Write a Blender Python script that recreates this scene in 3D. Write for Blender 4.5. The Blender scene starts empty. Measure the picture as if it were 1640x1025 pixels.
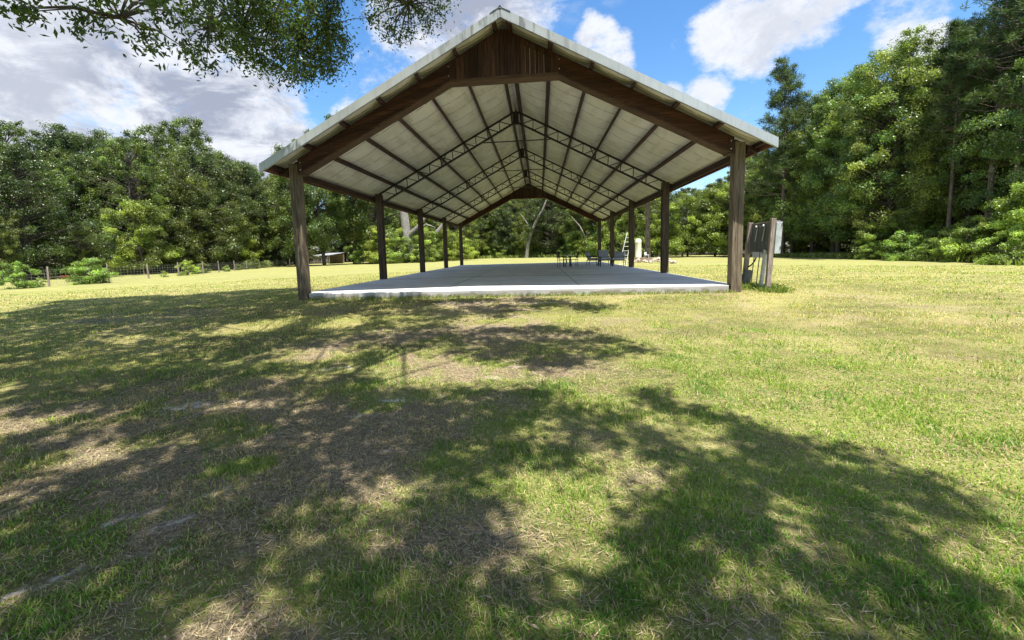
import bpy, math, random
import numpy as np
from mathutils import Vector, Matrix
R = math.radians
rng = np.random.default_rng(11)
scn = bpy.context.scene
COL = scn.collection

# ---------------------------------------------------------------- camera
cam = bpy.data.cameras.new('camera')
camo = bpy.data.objects.new('camera', cam)
COL.objects.link(camo)
YAW, PITCH, ROLL, FPX = -0.0999, -0.1056, -0.0284, 711.1
CAM = Vector((0.8696, -12.5624, 1.0558))
Fv = Vector((math.sin(YAW)*math.cos(PITCH), math.cos(YAW)*math.cos(PITCH), math.sin(PITCH)))
Rv = Vector((math.cos(YAW), -math.sin(YAW), 0)); Uv = Rv.cross(Fv)
R2 = Rv*math.cos(ROLL) + Uv*math.sin(ROLL); U2 = -Rv*math.sin(ROLL) + Uv*math.cos(ROLL)
m = Matrix((R2, U2, -Fv)).transposed().to_4x4()
m.translation = CAM
camo.matrix_world = m
cam.sensor_width = 36; cam.lens = FPX/1640*36
cam.shift_x = 25.9/1640; cam.shift_y = -32.9/1640
cam.clip_start = 0.05; cam.clip_end = 6000
scn.camera = camo
scn.view_settings.view_transform = 'Standard'
scn.view_settings.look = 'None'
scn.view_settings.exposure = 1.62
scn.view_settings.gamma = 1.0

# ---------------------------------------------------------------- node helper
class NT:
    def __init__(s, tree): s.t = tree
    def n(s, kind, **kw):
        nd = s.t.nodes.new(kind)
        for k, v in kw.items():
            if k.startswith('i_'):
                key = k[2:]
                key = int(key) if key.isdigit() else key.replace('_', ' ')
                s.set(nd.inputs[key], v)
            else: setattr(nd, k, v)
        return nd
    def set(s, inp, v):
        if hasattr(v, 'bl_idname') and hasattr(v, 'is_output'): s.t.links.new(v, inp)
        elif isinstance(v, (tuple, list)) and inp.type == 'RGBA' and len(v) == 3: inp.default_value = (*v, 1)
        else: inp.default_value = v
    def math(s, op, a, b=None, c=None, clamp=False):
        nd = s.t.nodes.new('ShaderNodeMath'); nd.operation = op; nd.use_clamp = clamp
        s.set(nd.inputs[0], a)
        if b is not None: s.set(nd.inputs[1], b)
        if c is not None: s.set(nd.inputs[2], c)
        return nd.outputs[0]
    def rng(s, v, a, b, c=0.0, d=1.0, smooth=True):
        nd = s.t.nodes.new('ShaderNodeMapRange'); nd.interpolation_type = 'SMOOTHSTEP' if smooth else 'LINEAR'
        for i, x in enumerate((v, a, b, c, d)): s.set(nd.inputs[i], x)
        return nd.outputs[0]
    def mix(s, f, a, b, blend='MIX'):
        nd = s.t.nodes.new('ShaderNodeMix'); nd.data_type = 'RGBA'; nd.blend_type = blend; nd.clamp_result = False
        s.set(nd.inputs[0], f); s.set(nd.inputs[6], a); s.set(nd.inputs[7], b)
        return nd.outputs[2]
    def noise(s, vec, scale, detail=4, rough=.55, dist=0.0):
        nd = s.t.nodes.new('ShaderNodeTexNoise')
        if vec is not None: s.t.links.new(vec, nd.inputs['Vector'])
        nd.inputs['Scale'].default_value = scale; nd.inputs['Detail'].default_value = detail
        nd.inputs['Roughness'].default_value = rough; nd.inputs['Distortion'].default_value = dist
        return nd.outputs['Fac']
    def scale(s, vec, sc, rot=(0, 0, 0), loc=(0, 0, 0)):
        nd = s.t.nodes.new('ShaderNodeMapping'); s.t.links.new(vec, nd.inputs['Vector'])
        nd.inputs['Scale'].default_value = sc; nd.inputs['Rotation'].default_value = rot; nd.inputs['Location'].default_value = loc
        return nd.outputs['Vector']

# ---------------------------------------------------------------- sky, clouds, sun
SUND = Vector((0.15, -0.33, 1.0)).normalized()
world = bpy.data.worlds.new('World'); scn.world = world
world.use_nodes = True
wt = world.node_tree; wt.nodes.clear(); W = NT(wt)
sky = W.n('ShaderNodeTexSky', sky_type='NISHITA', sun_disc=False)
sky.sun_elevation = math.asin(SUND.z)
sky.sun_rotation = math.atan2(SUND.x, SUND.y)
sky.altitude = 30; sky.air_density = 1.0; sky.dust_density = 0.6; sky.ozone_density = 2.2
tc = W.n('ShaderNodeTexCoord'); gen = tc.outputs['Generated']
warp = W.n('ShaderNodeTexNoise', i_Vector=gen, i_Scale=2.6, i_Detail=5.0)
wv = W.n('ShaderNodeVectorMath', operation='MULTIPLY_ADD'); W.set(wv.inputs[0], warp.outputs['Color'])
wv.inputs[1].default_value = (.16,)*3
off = W.n('ShaderNodeVectorMath', operation='SUBTRACT'); W.set(off.inputs[0], gen); off.inputs[1].default_value = (.08,)*3
W.set(wv.inputs[2], off.outputs[0])
wdir = W.n('ShaderNodeVectorMath', operation='NORMALIZE'); W.set(wdir.inputs[0], wv.outputs[0]); wdir = wdir.outputs[0]
# cloud banks, some unseen and added as fill: direction, radius in degrees, weight, greyness
CLOUDS = [((-.714, .639, .286), 15, 1.0, .6), ((-.60, .74, .25), 12, 1.0, .9), ((-.745, .56, .40), 14, .9, .5),
          ((-.53, .80, .28), 6.5, 1.0, .2), ((-.50, .83, .235), 5, 1.0, .1), ((-.60, .69, .40), 10, 1.0, .4), ((-.52, .78, .36), 5, .8, .2),
          ((-.215, .870, .442), 4.6, 1.0, .85), ((-.12, .88, .455), 5.5, 1.0, 1.0), ((-.03, .885, .462), 5, .95, 1.0), ((-.12, .83, .54), 9, .8, .8),
          ((.118, .915, .39), 2.2, 1.0, .0), ((.155, .918, .365), 2.2, .95, .0), ((-.36, .89, .27), 3.0, .7, .1), ((-.29, .90, .34), 4.5, .42, .0),
          ((.355, .853, .385), 3.4, 1.1, .3), ((.43, .820, .38), 4.2, 1.1, .3), ((.395, .855, .34), 2.8, 1.1, .35), ((.45, .80, .41), 4, .9, .3),
          ((.335, .900, .283), 2.8, 1.0, .1), ((.27, .92, .275), 2.8, .8, .1), ((.575, .767, .286), 3.0, .9, .1), ((.545, .755, .355), 3.2, .5, .0),
          ((.80, .54, .25), 7, .7, .2), ((.8, .1, .5), 14, .6, .3), ((-.7, -.5, .5), 22, .8, .4), ((.3, -.85, .4), 18, .7, .3), ((-.95, .1, .3), 16, .8, .5), ((.1, -.2, 1), 34, 1.0, .0), ((.7, -.5, .6), 20, .9, .1), ((-.4, -.1, .8), 18, .9, .1)]  # the overhead bank and those after it are unseen, added to lift the fill
dens = None; grey = None
for d, rad, w_, g_ in CLOUDS:
    d = Vector(d).normalized()
    dp = W.n('ShaderNodeVectorMath', operation='DOT_PRODUCT'); W.set(dp.inputs[0], wdir); dp.inputs[1].default_value = d
    v = W.rng(dp.outputs['Value'], math.cos(R(rad*1.35)), math.cos(R(rad*.35)), 0, w_)
    gy = W.math('MULTIPLY', v, g_)
    dens = v if dens is None else W.math('MAXIMUM', dens, v)
    grey = gy if grey is None else W.math('MAXIMUM', grey, gy)
n1 = W.noise(gen, 5.5, 9, .6, .3)
n2 = W.noise(W.scale(gen, (1, 1, 2.2)), 15, 8, .62, .2)
n3 = W.noise(W.scale(gen, (1, .6, 3.0), (0, 0, .6)), 3.2, 7, .6, .8)
ns = W.math('ADD', W.math('MULTIPLY', n1, .72), W.math('MULTIPLY', n2, .34))
cd = W.math('ADD', W.math('MULTIPLY', dens, 1.0), W.math('MULTIPLY', W.math('SUBTRACT', ns, .53), 1.9))
cover = W.rng(W.math('ADD', cd, W.math('MULTIPLY', W.math('SUBTRACT', W.noise(W.scale(gen, (1, 1, 1.6)), 22, 8, .7), .5), 1.5)), .24, 1.02)
wisp = W.rng(W.math('ADD', n3, W.math('MULTIPLY', n2, .25)), .70, .95, 0, .35)
cover = W.math('MAXIMUM', cover, wisp)
shade = W.math('MULTIPLY', W.math('MULTIPLY', grey, 1.15), W.rng(W.noise(W.scale(gen, (1, 1, 1.9)), 8.5, 9, .66, .4), .34, .60), clamp=True)
shade = W.math('MAXIMUM', W.math('MULTIPLY', shade, W.rng(cd, .5, .95)), W.math('MULTIPLY', W.rng(W.noise(gen, 19, 6, .62, .3), .46, .72), .38))
ccol = W.mix(shade, (2.05, 2.13, 2.30), (.92, 1.02, 1.30))
hsv = W.n('ShaderNodeHueSaturation', i_Saturation=1.25, i_Value=.54, i_Color=sky.outputs[0])
skyc = W.mix(cover, hsv.outputs[0], ccol)
bg = W.n('ShaderNodeBackground', i_Color=skyc, i_Strength=0.15)
wo = W.n('ShaderNodeOutputWorld'); wt.links.new(bg.outputs[0], wo.inputs[0])
sun = bpy.data.lights.new('sun', 'SUN'); sun.energy = 3.7; sun.angle = R(.55); sun.color = (1, .955, .87)
suno = bpy.data.objects.new('sun', sun); COL.objects.link(suno)
suno.rotation_euler = SUND.to_track_quat('Z', 'Y').to_euler(); suno.location = (20, -25, 60)

# ---------------------------------------------------------------- materials
def newmat(name):
    mt = bpy.data.materials.new(name); mt.use_nodes = True
    T = NT(mt.node_tree); b = mt.node_tree.nodes['Principled BSDF']
    return mt, T, b
def coords(T, which='Object'): return T.n('ShaderNodeTexCoord').outputs[which]
def bump(T, b, h, strength=.4, dist=.01):
    bp = T.n('ShaderNodeBump', i_Strength=strength, i_Distance=dist, i_Height=h)
    T.t.links.new(bp.outputs[0], b.inputs['Normal'])
def wood(name, rot, ca, cb, rough=.75, streak=(.0, .0, .0), amt=.0):
    """grain runs along local x after undoing rot"""
    mt, T, b = newmat(name)
    c = T.scale(coords(T), (1, 1, 1), rot)
    g = T.noise(T.scale(c, (1.2, 22, 22)), 1.6, 6, .6, .6)
    g2 = T.noise(T.scale(c, (.5, 3, 3)), 1.3, 4, .6)
    tint = T.n('ShaderNodeAttribute', attribute_name='tint').outputs['Fac']
    col = T.mix(T.rng(g, .3, .7), ca, cb)
    col = T.mix(T.rng(g2, .35, .75, 0, .55), col, tuple(x*.45 for x in ca))
    vk = T.n('ShaderNodeTexVoronoi', i_Vector=T.scale(c, (1.3, 7, 7)), i_Scale=1.0)
    col = T.mix(T.rng(vk.outputs['Distance'], .16, .05, 0, .8), col, tuple(x*.3 for x in ca))
    if amt: col = T.mix(T.rng(T.noise(T.scale(c, (.8, 9, 9)), 2.2, 4), .48, .7, 0, amt), col, streak)
    col = T.mix(1.0, col, T.n('ShaderNodeCombineColor', i_0=tint, i_1=tint, i_2=tint).outputs[0], 'MULTIPLY')
    T.set(b.inputs['Base Color'], col); b.inputs['Roughness'].default_value = rough
    b.inputs['Specular IOR Level'].default_value = .25
    bump(T, b, g, .5, .006)
    return mt
RZ = (0, R(90), 0); RY = (0, 0, R(90))
DB, LB = (.030, .012, .007), (.095, .040, .021)
M = {}
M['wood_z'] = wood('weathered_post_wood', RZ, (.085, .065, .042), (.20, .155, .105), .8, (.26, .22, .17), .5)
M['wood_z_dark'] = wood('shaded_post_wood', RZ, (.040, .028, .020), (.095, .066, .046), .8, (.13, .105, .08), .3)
M['wood_y'] = wood('purlin_wood', RY, (.040, .020, .016), (.085, .045, .034))
M['wood_x'] = wood('plank_wood', (0, 0, 0), DB, LB)
M['wood_up'] = wood('upright_plank_wood', RZ, (.024, .011, .007), (.10, .048, .029))
M['wood_pale'] = wood('pale_lumber', (0, 0, 0), (.045, .024, .014), (.115, .068, .038))
M['wood_red'] = wood('red_brown_lumber', RY, (.09, .035, .025), (.19, .085, .06))
M['wood_old'] = wood('grey_old_post_wood', RZ, (.16, .12, .10), (.36, .29, .25), .85, (.42, .38, .35), .6)

def plain(name, col, rough=.6, metal=0.0, var=.25, scale=6, b_s=.2, spec=.5):
    mt, T, b = newmat(name); c = coords(T)
    n = T.noise(c, scale, 6, .6)
    T.set(b.inputs['Base Color'], T.mix(T.rng(n, .3, .72), tuple(x*(1-var) for x in col), tuple(min(1, x*(1+var)) for x in col)))
    T.set(b.inputs['Roughness'], T.rng(n, .2, .8, max(0, rough-.1), min(1, rough+.1)))
    b.inputs['Metallic'].default_value = metal; b.inputs['Specular IOR Level'].default_value = spec
    bump(T, b, T.noise(c, scale*9, 4), b_s, .003)
    return mt
M['steel_black'] = plain('dark_primer_steel', (.018, .016, .016), .55, .3)
M['galv'] = plain('galvanised_metal', (.55, .57, .58), .42, .6, .12, 5)
M['wire'] = plain('fence_wire', (.42, .42, .40), .5, .5)
M['roof_top'] = plain('pale_roof_metal', (.60, .63, .64), .4, .5, .1)
M['white'] = plain('white_paint', (.72, .73, .72), .5, 0, .08)
M['cream'] = plain('cream_fibreglass', (.72, .68, .52), .4, 0, .06, 3)
M['grey_metal'] = plain('grey_enclosure_paint', (.095, .10, .098), .45, .2, .2, 4)
M['light_grey_metal'] = plain('pale_enclosure_paint', (.40, .43, .44), .5, .1, .25, 4)
M['black'] = plain('black_metal', (.012, .011, .012), .5, 0)
M['pvc'] = plain('grey_plastic_pipe', (.48, .49, .50), .45, 0, .15)
M['cushion'] = plain('grey_cushion_cloth', (.22, .23, .24), .95, 0, .2, 9)
M['cushion_pale'] = plain('pale_cushion_cloth', (.38, .36, .36), .95, 0, .15, 9)
M['stone'] = plain('pale_broken_stone', (.50, .42, .36), .9, 0, .3, 5, .6)
M['house_wall'] = plain('white_siding', (.75, .74, .70), .7, 0, .07)
M['house_roof'] = plain('brown_shingles', (.12, .09, .075), .9, 0, .3, 9, .5)
M['glass_dark'] = plain('dark_window_glass', (.03, .04, .05), .1, 0, .2)
M['red'] = plain('faded_red_paint', (.38, .05, .045), .6, 0, .2)
M['brush'] = plain('dry_brush_wood', (.22, .15, .11), .9, 0, .4, 4)

# trim with weather streaks
mt, T, b = newmat('rake_trim_metal'); c = coords(T)
st = T.noise(T.scale(c, (5.5, 5.5, .7)), 1.6, 5, .65, .4)
big = T.noise(c, .6, 3)
near = T.rng(T.math('ABSOLUTE', T.n('ShaderNodeSeparateXYZ', i_Vector=c).outputs[0]), 2.8, 0.0)
f = T.math('MULTIPLY', T.rng(st, .47, .62), T.math('ADD', T.math('MULTIPLY', near, .75), .14))
col = T.mix(T.rng(big, .3, .7), (.32, .35, .36), (.43, .46, .475))
col = T.mix(f, col, (.13, .14, .135))
T.set(b.inputs['Base Color'], col); b.inputs['Roughness'].default_value = .42; b.inputs['Metallic'].default_value = .35
M['trim'] = mt

# insulation / liner under the roof
mt, T, b = newmat('white_roof_liner'); c = coords(T)
sp = T.n('ShaderNodeSeparateXYZ', i_Vector=c)
wob = T.math('MULTIPLY', T.math('SUBTRACT', T.noise(c, .9, 3), .5), .10)
fr = T.math('FRACT', T.math('DIVIDE', T.math('ADD', T.math('ADD', sp.outputs[1], wob), 20.0), .92))
line = T.rng(T.math('ABSOLUTE', T.math('SUBTRACT', fr, .5)), .010, .030, 1, 0)
brk = T.rng(T.noise(T.scale(c, (1.6, .4, .4)), 3.0, 4), .36, .48)
fr2 = T.math('FRACT', T.math('DIVIDE', T.math('ADD', T.math('ADD', sp.outputs[1], wob), 20.31), .46))
line2 = T.math('MULTIPLY', T.rng(T.math('ABSOLUTE', T.math('SUBTRACT', fr2, .5)), .004, .03, 1, 0), T.rng(T.noise(T.scale(c, (1.1, .5, .5), (0, 0, 0), (7, 3, 1)), 2.2, 4), .52, .66, 0, .6))
l = T.math('MAXIMUM', T.math('MULTIPLY', line, brk), line2)
base = T.mix(T.rng(T.noise(c, .8, 5), .3, .7), (.55, .525, .45), (.66, .64, .58))
base = T.mix(T.rng(T.noise(T.scale(c, (2, .5, 2)), 1.5, 5), .48, .72, 0, .55), base, (.40, .37, .29))
T.set(b.inputs['Base Color'], T.mix(T.math('MULTIPLY', l, .9), base, (.10, .09, .075))); b.inputs['Roughness'].default_value = .6
M['liner'] = mt

# concrete
mt, T, b = newmat('broom_finished_concrete'); c = coords(T)
base = T.mix(T.rng(T.noise(c, 1.1, 7, .62), .3, .72), (.62, .62, .61), (.76, .755, .74))
base = T.mix(T.rng(T.noise(T.scale(c, (.35, 1.3, 1)), .7, 6, .65), .46, .66, 0, .75), base, (.42, .41, .39))
base = T.mix(T.rng(T.noise(c, 45, 4), .35, .8, 0, .3), base, (.36, .36, .35))
sp = T.n('ShaderNodeSeparateXYZ', i_Vector=c)
low = T.math('MULTIPLY', T.rng(sp.outputs[2], -.03, -.12), T.rng(T.noise(T.scale(c, (2.5, 2.5, 5)), 1.5, 5), .35, .7))
base = T.mix(T.math('ADD', T.math('MULTIPLY', low, .75), T.rng(sp.outputs[2], -.006, -.02, 0, .55), clamp=True), base, (.22, .19, .155))  # side faces darkened: ground dirt, and their weaker sunlight put into the colour
T.set(b.inputs['Base Color'], base); b.inputs['Roughness'].default_value = .85
bump(T, b, T.noise(T.scale(c, (60, 8, 8)), 2, 4), .25, .004)
M['concrete'] = mt

def leafmat(name, trans=.36, gloss=.6, rough=.42, attr='tint_colour', vary=False):
    mt, T, b = newmat(name)
    a = T.n('ShaderNodeAttribute', attribute_name=attr).outputs['Color']
    if vary:
        rn = T.n('ShaderNodeObjectInfo').outputs['Random']
        a = T.mix(1.0, a, T.mix(rn, (.78, .92, .92), (1.30, 1.16, .92)), 'MULTIPLY')
    T.set(b.inputs['Base Color'], a); b.inputs['Roughness'].default_value = rough
    b.inputs['Specular IOR Level'].default_value = gloss
    tr = T.n('ShaderNodeBsdfTranslucent', i_Color=T.mix(1.0, a, (1.9, 2.0, .7), 'MULTIPLY'))
    mx = T.n('ShaderNodeMixShader', i_0=trans); T.t.links.new(b.outputs[0], mx.inputs[1]); T.t.links.new(tr.outputs[0], mx.inputs[2])
    T.t.links.new(mx.outputs[0], T.t.nodes['Material Output'].inputs[0])
    return mt
M['leaf'] = leafmat('tree_leaves', vary=True); M['needle'] = leafmat('pine_needles', .25, .3, .6, vary=True)
M['oakleaf'] = leafmat('oak_leaves', .45, .5, .38)
M['grass'] = leafmat('grass_blades', .30, .25, .6); M['litter'] = leafmat('fallen_leaves', .1, .2, .7)
def bark(name, ca, cb, sc=1.0):
    mt, T, b = newmat(name); c = coords(T)
    n = T.noise(T.scale(c, (7*sc, 7*sc, 1.6*sc)), 2, 7, .65, .5)
    l = T.noise(c, 1.2, 5, .6)
    col = T.mix(T.rng(n, .35, .65), ca, cb); col = T.mix(T.rng(l, .5, .7, 0, .5), col, tuple(x*1.5 for x in cb))
    T.set(b.inputs['Base Color'], col); b.inputs['Roughness'].default_value = .9
    bump(T, b, n, .9, .04); return mt
M['bark'] = bark('grey_brown_bark', (.035, .028, .022), (.12, .10, .08))
M['bark_pine'] = bark('pine_bark', (.06, .045, .038), (.20, .155, .13))
M['bark_pale'] = bark('pale_bark', (.11, .10, .09), (.27, .25, .22))

# ---------------------------------------------------------------- mesh helpers
def mesh_arrays(name, V, faces, colour=None, tint=None, smooth=False):
    """faces: list of int arrays (n,k)"""
    V = np.asarray(V, np.float32); me = bpy.data.meshes.new(name)
    faces = [np.asarray(f, np.int32) for f in faces if len(f)]
    nl = sum(f.size for f in faces); nf = sum(len(f) for f in faces)
    me.vertices.add(len(V)); me.vertices.foreach_set('co', V.ravel())
    me.loops.add(nl); me.polygons.add(nf)
    me.loops.foreach_set('vertex_index', np.concatenate([f.ravel() for f in faces]))
    tot = np.concatenate([np.full(len(f), f.shape[1], np.int32) for f in faces])
    st = np.concatenate([[0], np.cumsum(tot)[:-1]]).astype(np.int32)
    me.polygons.foreach_set('loop_start', st)
    me.polygons.foreach_set('use_smooth', np.full(nf, smooth, bool))
    me.update(calc_edges=True); me.validate()
    if colour is not None:
        a = me.attributes.new('tint_colour', 'FLOAT_COLOR', 'POINT')
        c4 = np.ones((len(V), 4), np.float32); c4[:, :3] = colour; a.data.foreach_set('color', c4.ravel())
    if tint is not None:
        a = me.attributes.new('tint', 'FLOAT', 'POINT'); a.data.foreach_set('value', np.asarray(tint, np.float32))
    return me
def link(name, me, mat=None, parent=None, loc=None):
    o = bpy.data.objects.new(name, me); COL.objects.link(o)
    if mat is not None and me is not None and not me.materials: me.materials.append(mat)
    if parent: o.parent = parent
    if loc is not None: o.location = loc
    return o
def tag(o, label=None, cat=None, group=None, kind=None):
    if label: o['label'] = label
    if cat: o['category'] = cat
    if group: o['group'] = group
    if kind: o['kind'] = kind
    return o
def thing(name, label, cat, loc=(0, 0, 0), rz=0, group=None):
    o = bpy.data.objects.new(name, None); COL.objects.link(o); o.location = loc; o.rotation_euler = (0, 0, rz)
    return tag(o, label, cat, group)
def copy_tree(o, parent=None, loc=None, rz=None, sc=None):
    c = o.copy(); COL.objects.link(c); c.parent = parent
    if loc is not None: c.location = loc
    if rz is not None: c.rotation_euler = (0, 0, rz)
    if sc is not None: c.scale = sc
    for ch in list(o.children): copy_tree(ch, c)
    return c
class MB:
    def __init__(s): s.v = []; s.f = []; s.t = []
    def add(s, vs, fs, tint=1.0):
        o = len(s.v); s.v += [tuple(v) for v in vs]; s.f += [tuple(i+o for i in f) for f in fs]; s.t += [tint]*len(vs); return s
    def box(s, x0, x1, y0, y1, z0, z1, tint=1.0):
        vs = [(x, y, z) for z in (z0, z1) for y in (y0, y1) for x in (x0, x1)]
        return s.add(vs, [(0, 2, 3, 1), (4, 5, 7, 6), (0, 1, 5, 4), (2, 6, 7, 3), (0, 4, 6, 2), (1, 3, 7, 5)], tint)
    def beam(s, p0, p1, w, h, up=(0, 0, 1), tint=1.0):
        p0, p1 = Vector(p0), Vector(p1); d = (p1-p0).normalized(); u = Vector(up)
        sd = d.cross(u)
        if sd.length < 1e-4: sd = d.cross(Vector((0, 1, 0)))
        sd.normalize(); u = sd.cross(d).normalized()
        vs = [p + sd*a*w/2 + u*b_*h/2 for p in (p0, p1) for a, b_ in ((-1, -1), (1, -1), (1, 1), (-1, 1))]
        return s.add(vs, [(0, 1, 2, 3), (7, 6, 5, 4), (0, 4, 5, 1), (1, 5, 6, 2), (2, 6, 7, 3), (3, 7, 4, 0)], tint)
    def tube(s, pts, rad, n=8, tint=1.0, cap=True):
        pts = [Vector(p) for p in pts]; rings = []
        if not hasattr(rad, '__len__'): rad = [rad]*len(pts)
        ref = Vector((.31, .17, .93)) if abs((pts[-1]-pts[0]).normalized().z) < .9 else Vector((1, .1, 0))
        for i, p in enumerate(pts):
            d = (pts[min(i+1, len(pts)-1)] - pts[max(i-1, 0)]).normalized()
            a = d.cross(ref).normalized(); b_ = d.cross(a)
            rings.append([p + (a*math.cos(t*2*math.pi/n) + b_*math.sin(t*2*math.pi/n))*rad[i] for t in range(n)])
        vs = [v for r in rings for v in r]; fs = []
        for i in range(len(pts)-1):
            for t in range(n): fs.append((i*n+t, i*n+(t+1) % n, (i+1)*n+(t+1) % n, (i+1)*n+t))
        if cap: fs += [tuple(range(n))[::-1], tuple((len(pts)-1)*n+t for t in range(n))]
        return s.add(vs, fs, tint)
    def lathe(s, prof, n=32, c=(0, 0)):
        vs = []; fs = []
        for r, z in prof: vs += [(c[0]+r*math.cos(2*math.pi*t/n), c[1]+r*math.sin(2*math.pi*t/n), z) for t in range(n)]
        for i in range(len(prof)-1):
            for t in range(n): fs.append((i*n+t, i*n+(t+1) % n, (i+1)*n+(t+1) % n, (i+1)*n+t))
        fs += [tuple(range(n))[::-1], tuple((len(prof)-1)*n+t for t in range(n))]
        return s.add(vs, fs)
    def prism(s, poly, y0, y1, tint=1.0):
        """poly: list of (x, z); extruded in y"""
        n = len(poly); vs = [(x, y0, z) for x, z in poly] + [(x, y1, z) for x, z in poly]
        fs = [tuple(range(n)), tuple(range(2*n-1, n-1, -1))] + [(i, i+n, (i+1) % n+n, (i+1) % n) for i in range(n)]
        return s.add(vs, fs, tint)
    def mesh(s, name, smooth=False):
        me = bpy.data.meshes.new(name); me.from_pydata(s.v, [], s.f); me.validate()
        a = me.attributes.new('tint', 'FLOAT', 'POINT'); a.data.foreach_set('value', s.t)
        if smooth:
            me.shade_smooth(); me.set_sharp_from_angle(angle=R(40))
        me.update(); return me
    def build(s, name, mat, parent=None, bevel=0, smooth=False):
        o = link(name, s.mesh(name, smooth), mat, parent)
        if bevel:
            bv = o.modifiers.new('bevel', 'BEVEL'); bv.width = bevel; bv.segments = 2; bv.limit_method = 'ANGLE'
        return o

def vnoise(x, y, f, seed=0):
    """smooth value noise"""
    x = np.asarray(x, float)*f + seed*17.3; y = np.asarray(y, float)*f + seed*9.1
    xi = np.floor(x).astype(np.int64); yi = np.floor(y).astype(np.int64); fx = x-xi; fy = y-yi
    fx = fx*fx*(3-2*fx); fy = fy*fy*(3-2*fy)
    def h(a, b_):
        n = (a*374761393 + b_*668265263 + seed*1442695) & 0x7fffffff
        n = ((n ^ (n >> 13))*1274126177) & 0x7fffffff
        return ((n ^ (n >> 16)) & 0xffff)/65535.
    return (h(xi, yi)*(1-fx)+h(xi+1, yi)*fx)*(1-fy) + (h(xi, yi+1)*(1-fx)+h(xi+1, yi+1)*fx)*fy
def fbm(x, y, f, seed=0, o=4):
    s = 0; a = .5; t = 0
    for i in range(o): s = s + a*vnoise(x, y, f*2**i, seed+i); t += a; a *= .55
    return s/t
def sm(v, a, b_): t = np.clip((v-a)/(b_-a), 0, 1); return t*t*(3-2*t)

# ---------------------------------------------------------------- ground
def gz(x, y):
    x = np.asarray(x, float); y = np.asarray(y, float)
    z = -.17 - .38*np.clip((.5-y)/9.5, 0, 1) - .13*sm(np.abs(x), 8, 25)*sm(y, -8, 2)
    out = 1-sm(np.minimum(np.abs(x)-6.4, 99)*1.0, -.6, .6)*1.0
    flat = out*sm(y, -1.5, 0)
    return z + (fbm(x, y, .35, 3)-.5)*.10*(1-flat) + (fbm(x, y, 2.2, 8)-.5)*.035*(1-flat)
BARE = [(-1.7, -10, 1.3, 1.0), (-.8, -8.9, 1.1, .95), (-2.9, -8.3, 1.3, .9), (.35, -10.35, .6, .5), (-2.2, -10.7, 1.5, 1.0), (-4.3, -9.3, 1.5, .8),
        (-.6, -10.9, .9, .8), (-1.7, -5.8, 1.7, .6), (.3, -6.7, 1.4, .75), (0.2, -4.2, 2.0, .5), (1.4, -9.6, .6, .4), (1.75, -10.85, .35, .7), (-.4, -1.1, 2.5, .55)]
SAND = [(-1.75, -10.17, .22, .10, .7), (-2.85, -8.53, .12, .06, .3), (-2.5, -8.1, .2, .07, .3), (-.2, -7.9, .2, .06, .2), (-3.0, -8.25, .5, .18, .5), (-1.40, -9.80, .22, .06, .9), (-1.2, -9.45, .13, .05, .8), (-1.66, -10.72, .24, .05, .8), (-1.25, -10.45, .14, .05, .5),
        (-.41, -9.14, .14, .05, .2), (.48, -6.74, .22, .10, .1), (-1.57, -8.82, .13, .06, .4), (-.89, -8.4, .3, .07, .2), (1.76, -10.83, .12, .07, .2), (-1.42, -10.2, .26, .08, .8),
        (-.7, -8.0, .25, .1, .2), (-1.9, -6.8, .4, .12, .2), (.2, -7.2, .2, .09, .1), (.9, -1.3, 1.0, .16, .0), (-1.3, -1.2, .8, .15, 0)]
def bare_sand(x, y):
    B = np.zeros_like(np.asarray(x, float)); S = B.copy()
    for cx, cy, r, w in BARE: B = np.maximum(B, w*np.exp(-((x-cx)**2+(y-cy)**2)/(r*r)))
    n = fbm(x, y, 1.6, 21, 4)
    B = np.clip(B*1.5*sm(n, .30, .62) + .12*B, 0, 1)
    far = sm(fbm(x, y, .55, 31, 4), .56, .74)*.45
    B = np.maximum(B, far)
    for cx, cy, a, b_, th in SAND:
        dx, dy = x-cx, y-cy; u = dx*math.cos(th)+dy*math.sin(th); v = -dx*math.sin(th)+dy*math.cos(th)
        S = np.maximum(S, np.exp(-(u/a)**2-(v/b_)**2))
    S = S*1.0
    return B, S
def axis(lo, hi, near_lo, near_hi, d0):
    a = list(np.arange(near_lo, near_hi, d0)); v = near_hi; d = d0
    while v < hi: a.append(v); d *= 1.16; v += d
    a.append(hi); v = near_lo; d = d0
    pre = []
    while True:
        d *= 1.16; v -= d
        if v < lo: break
        pre.append(v)
    return np.array([lo]+pre[::-1]+a)
gx = axis(-1500, 1500, -9, 8, .085); gy = axis(-400, 2500, -12.6, -1, .085)
X, Y = np.meshgrid(gx, gy); V = np.stack([X.ravel(), Y.ravel(), gz(X.ravel(), Y.ravel())], 1)
nx, ny = len(gx), len(gy); ii = (np.arange(ny-1)[:, None]*nx + np.arange(nx-1)[None]).ravel()
B_, S_ = bare_sand(V[:, 0], V[:, 1])
gm = mesh_arrays('ground', V, [np.stack([ii, ii+1, ii+nx+1, ii+nx], 1)], smooth=True)
for nm, arr in (('bare', B_), ('sand', S_)):
    a = gm.attributes.new(nm, 'FLOAT', 'POINT'); a.data.foreach_set('value', arr.astype(np.float32))
mt, T, b = newmat('lawn_ground'); c = coords(T)
fine = T.noise(c, 34, 6, .7); mid = T.noise(c, 5, 6, .6); wide = T.noise(c, .45, 5, .6)
mow = T.noise(T.scale(c, (.10, 1.3, 1), (0, 0, R(14))), 1, 4, .6)
lawn = T.mix(T.rng(fine, .3, .68), (.055, .065, .018), (.19, .165, .07))
lawn = T.mix(T.rng(mid, .35, .7, 0, .5), lawn, (.24, .20, .10))
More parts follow.
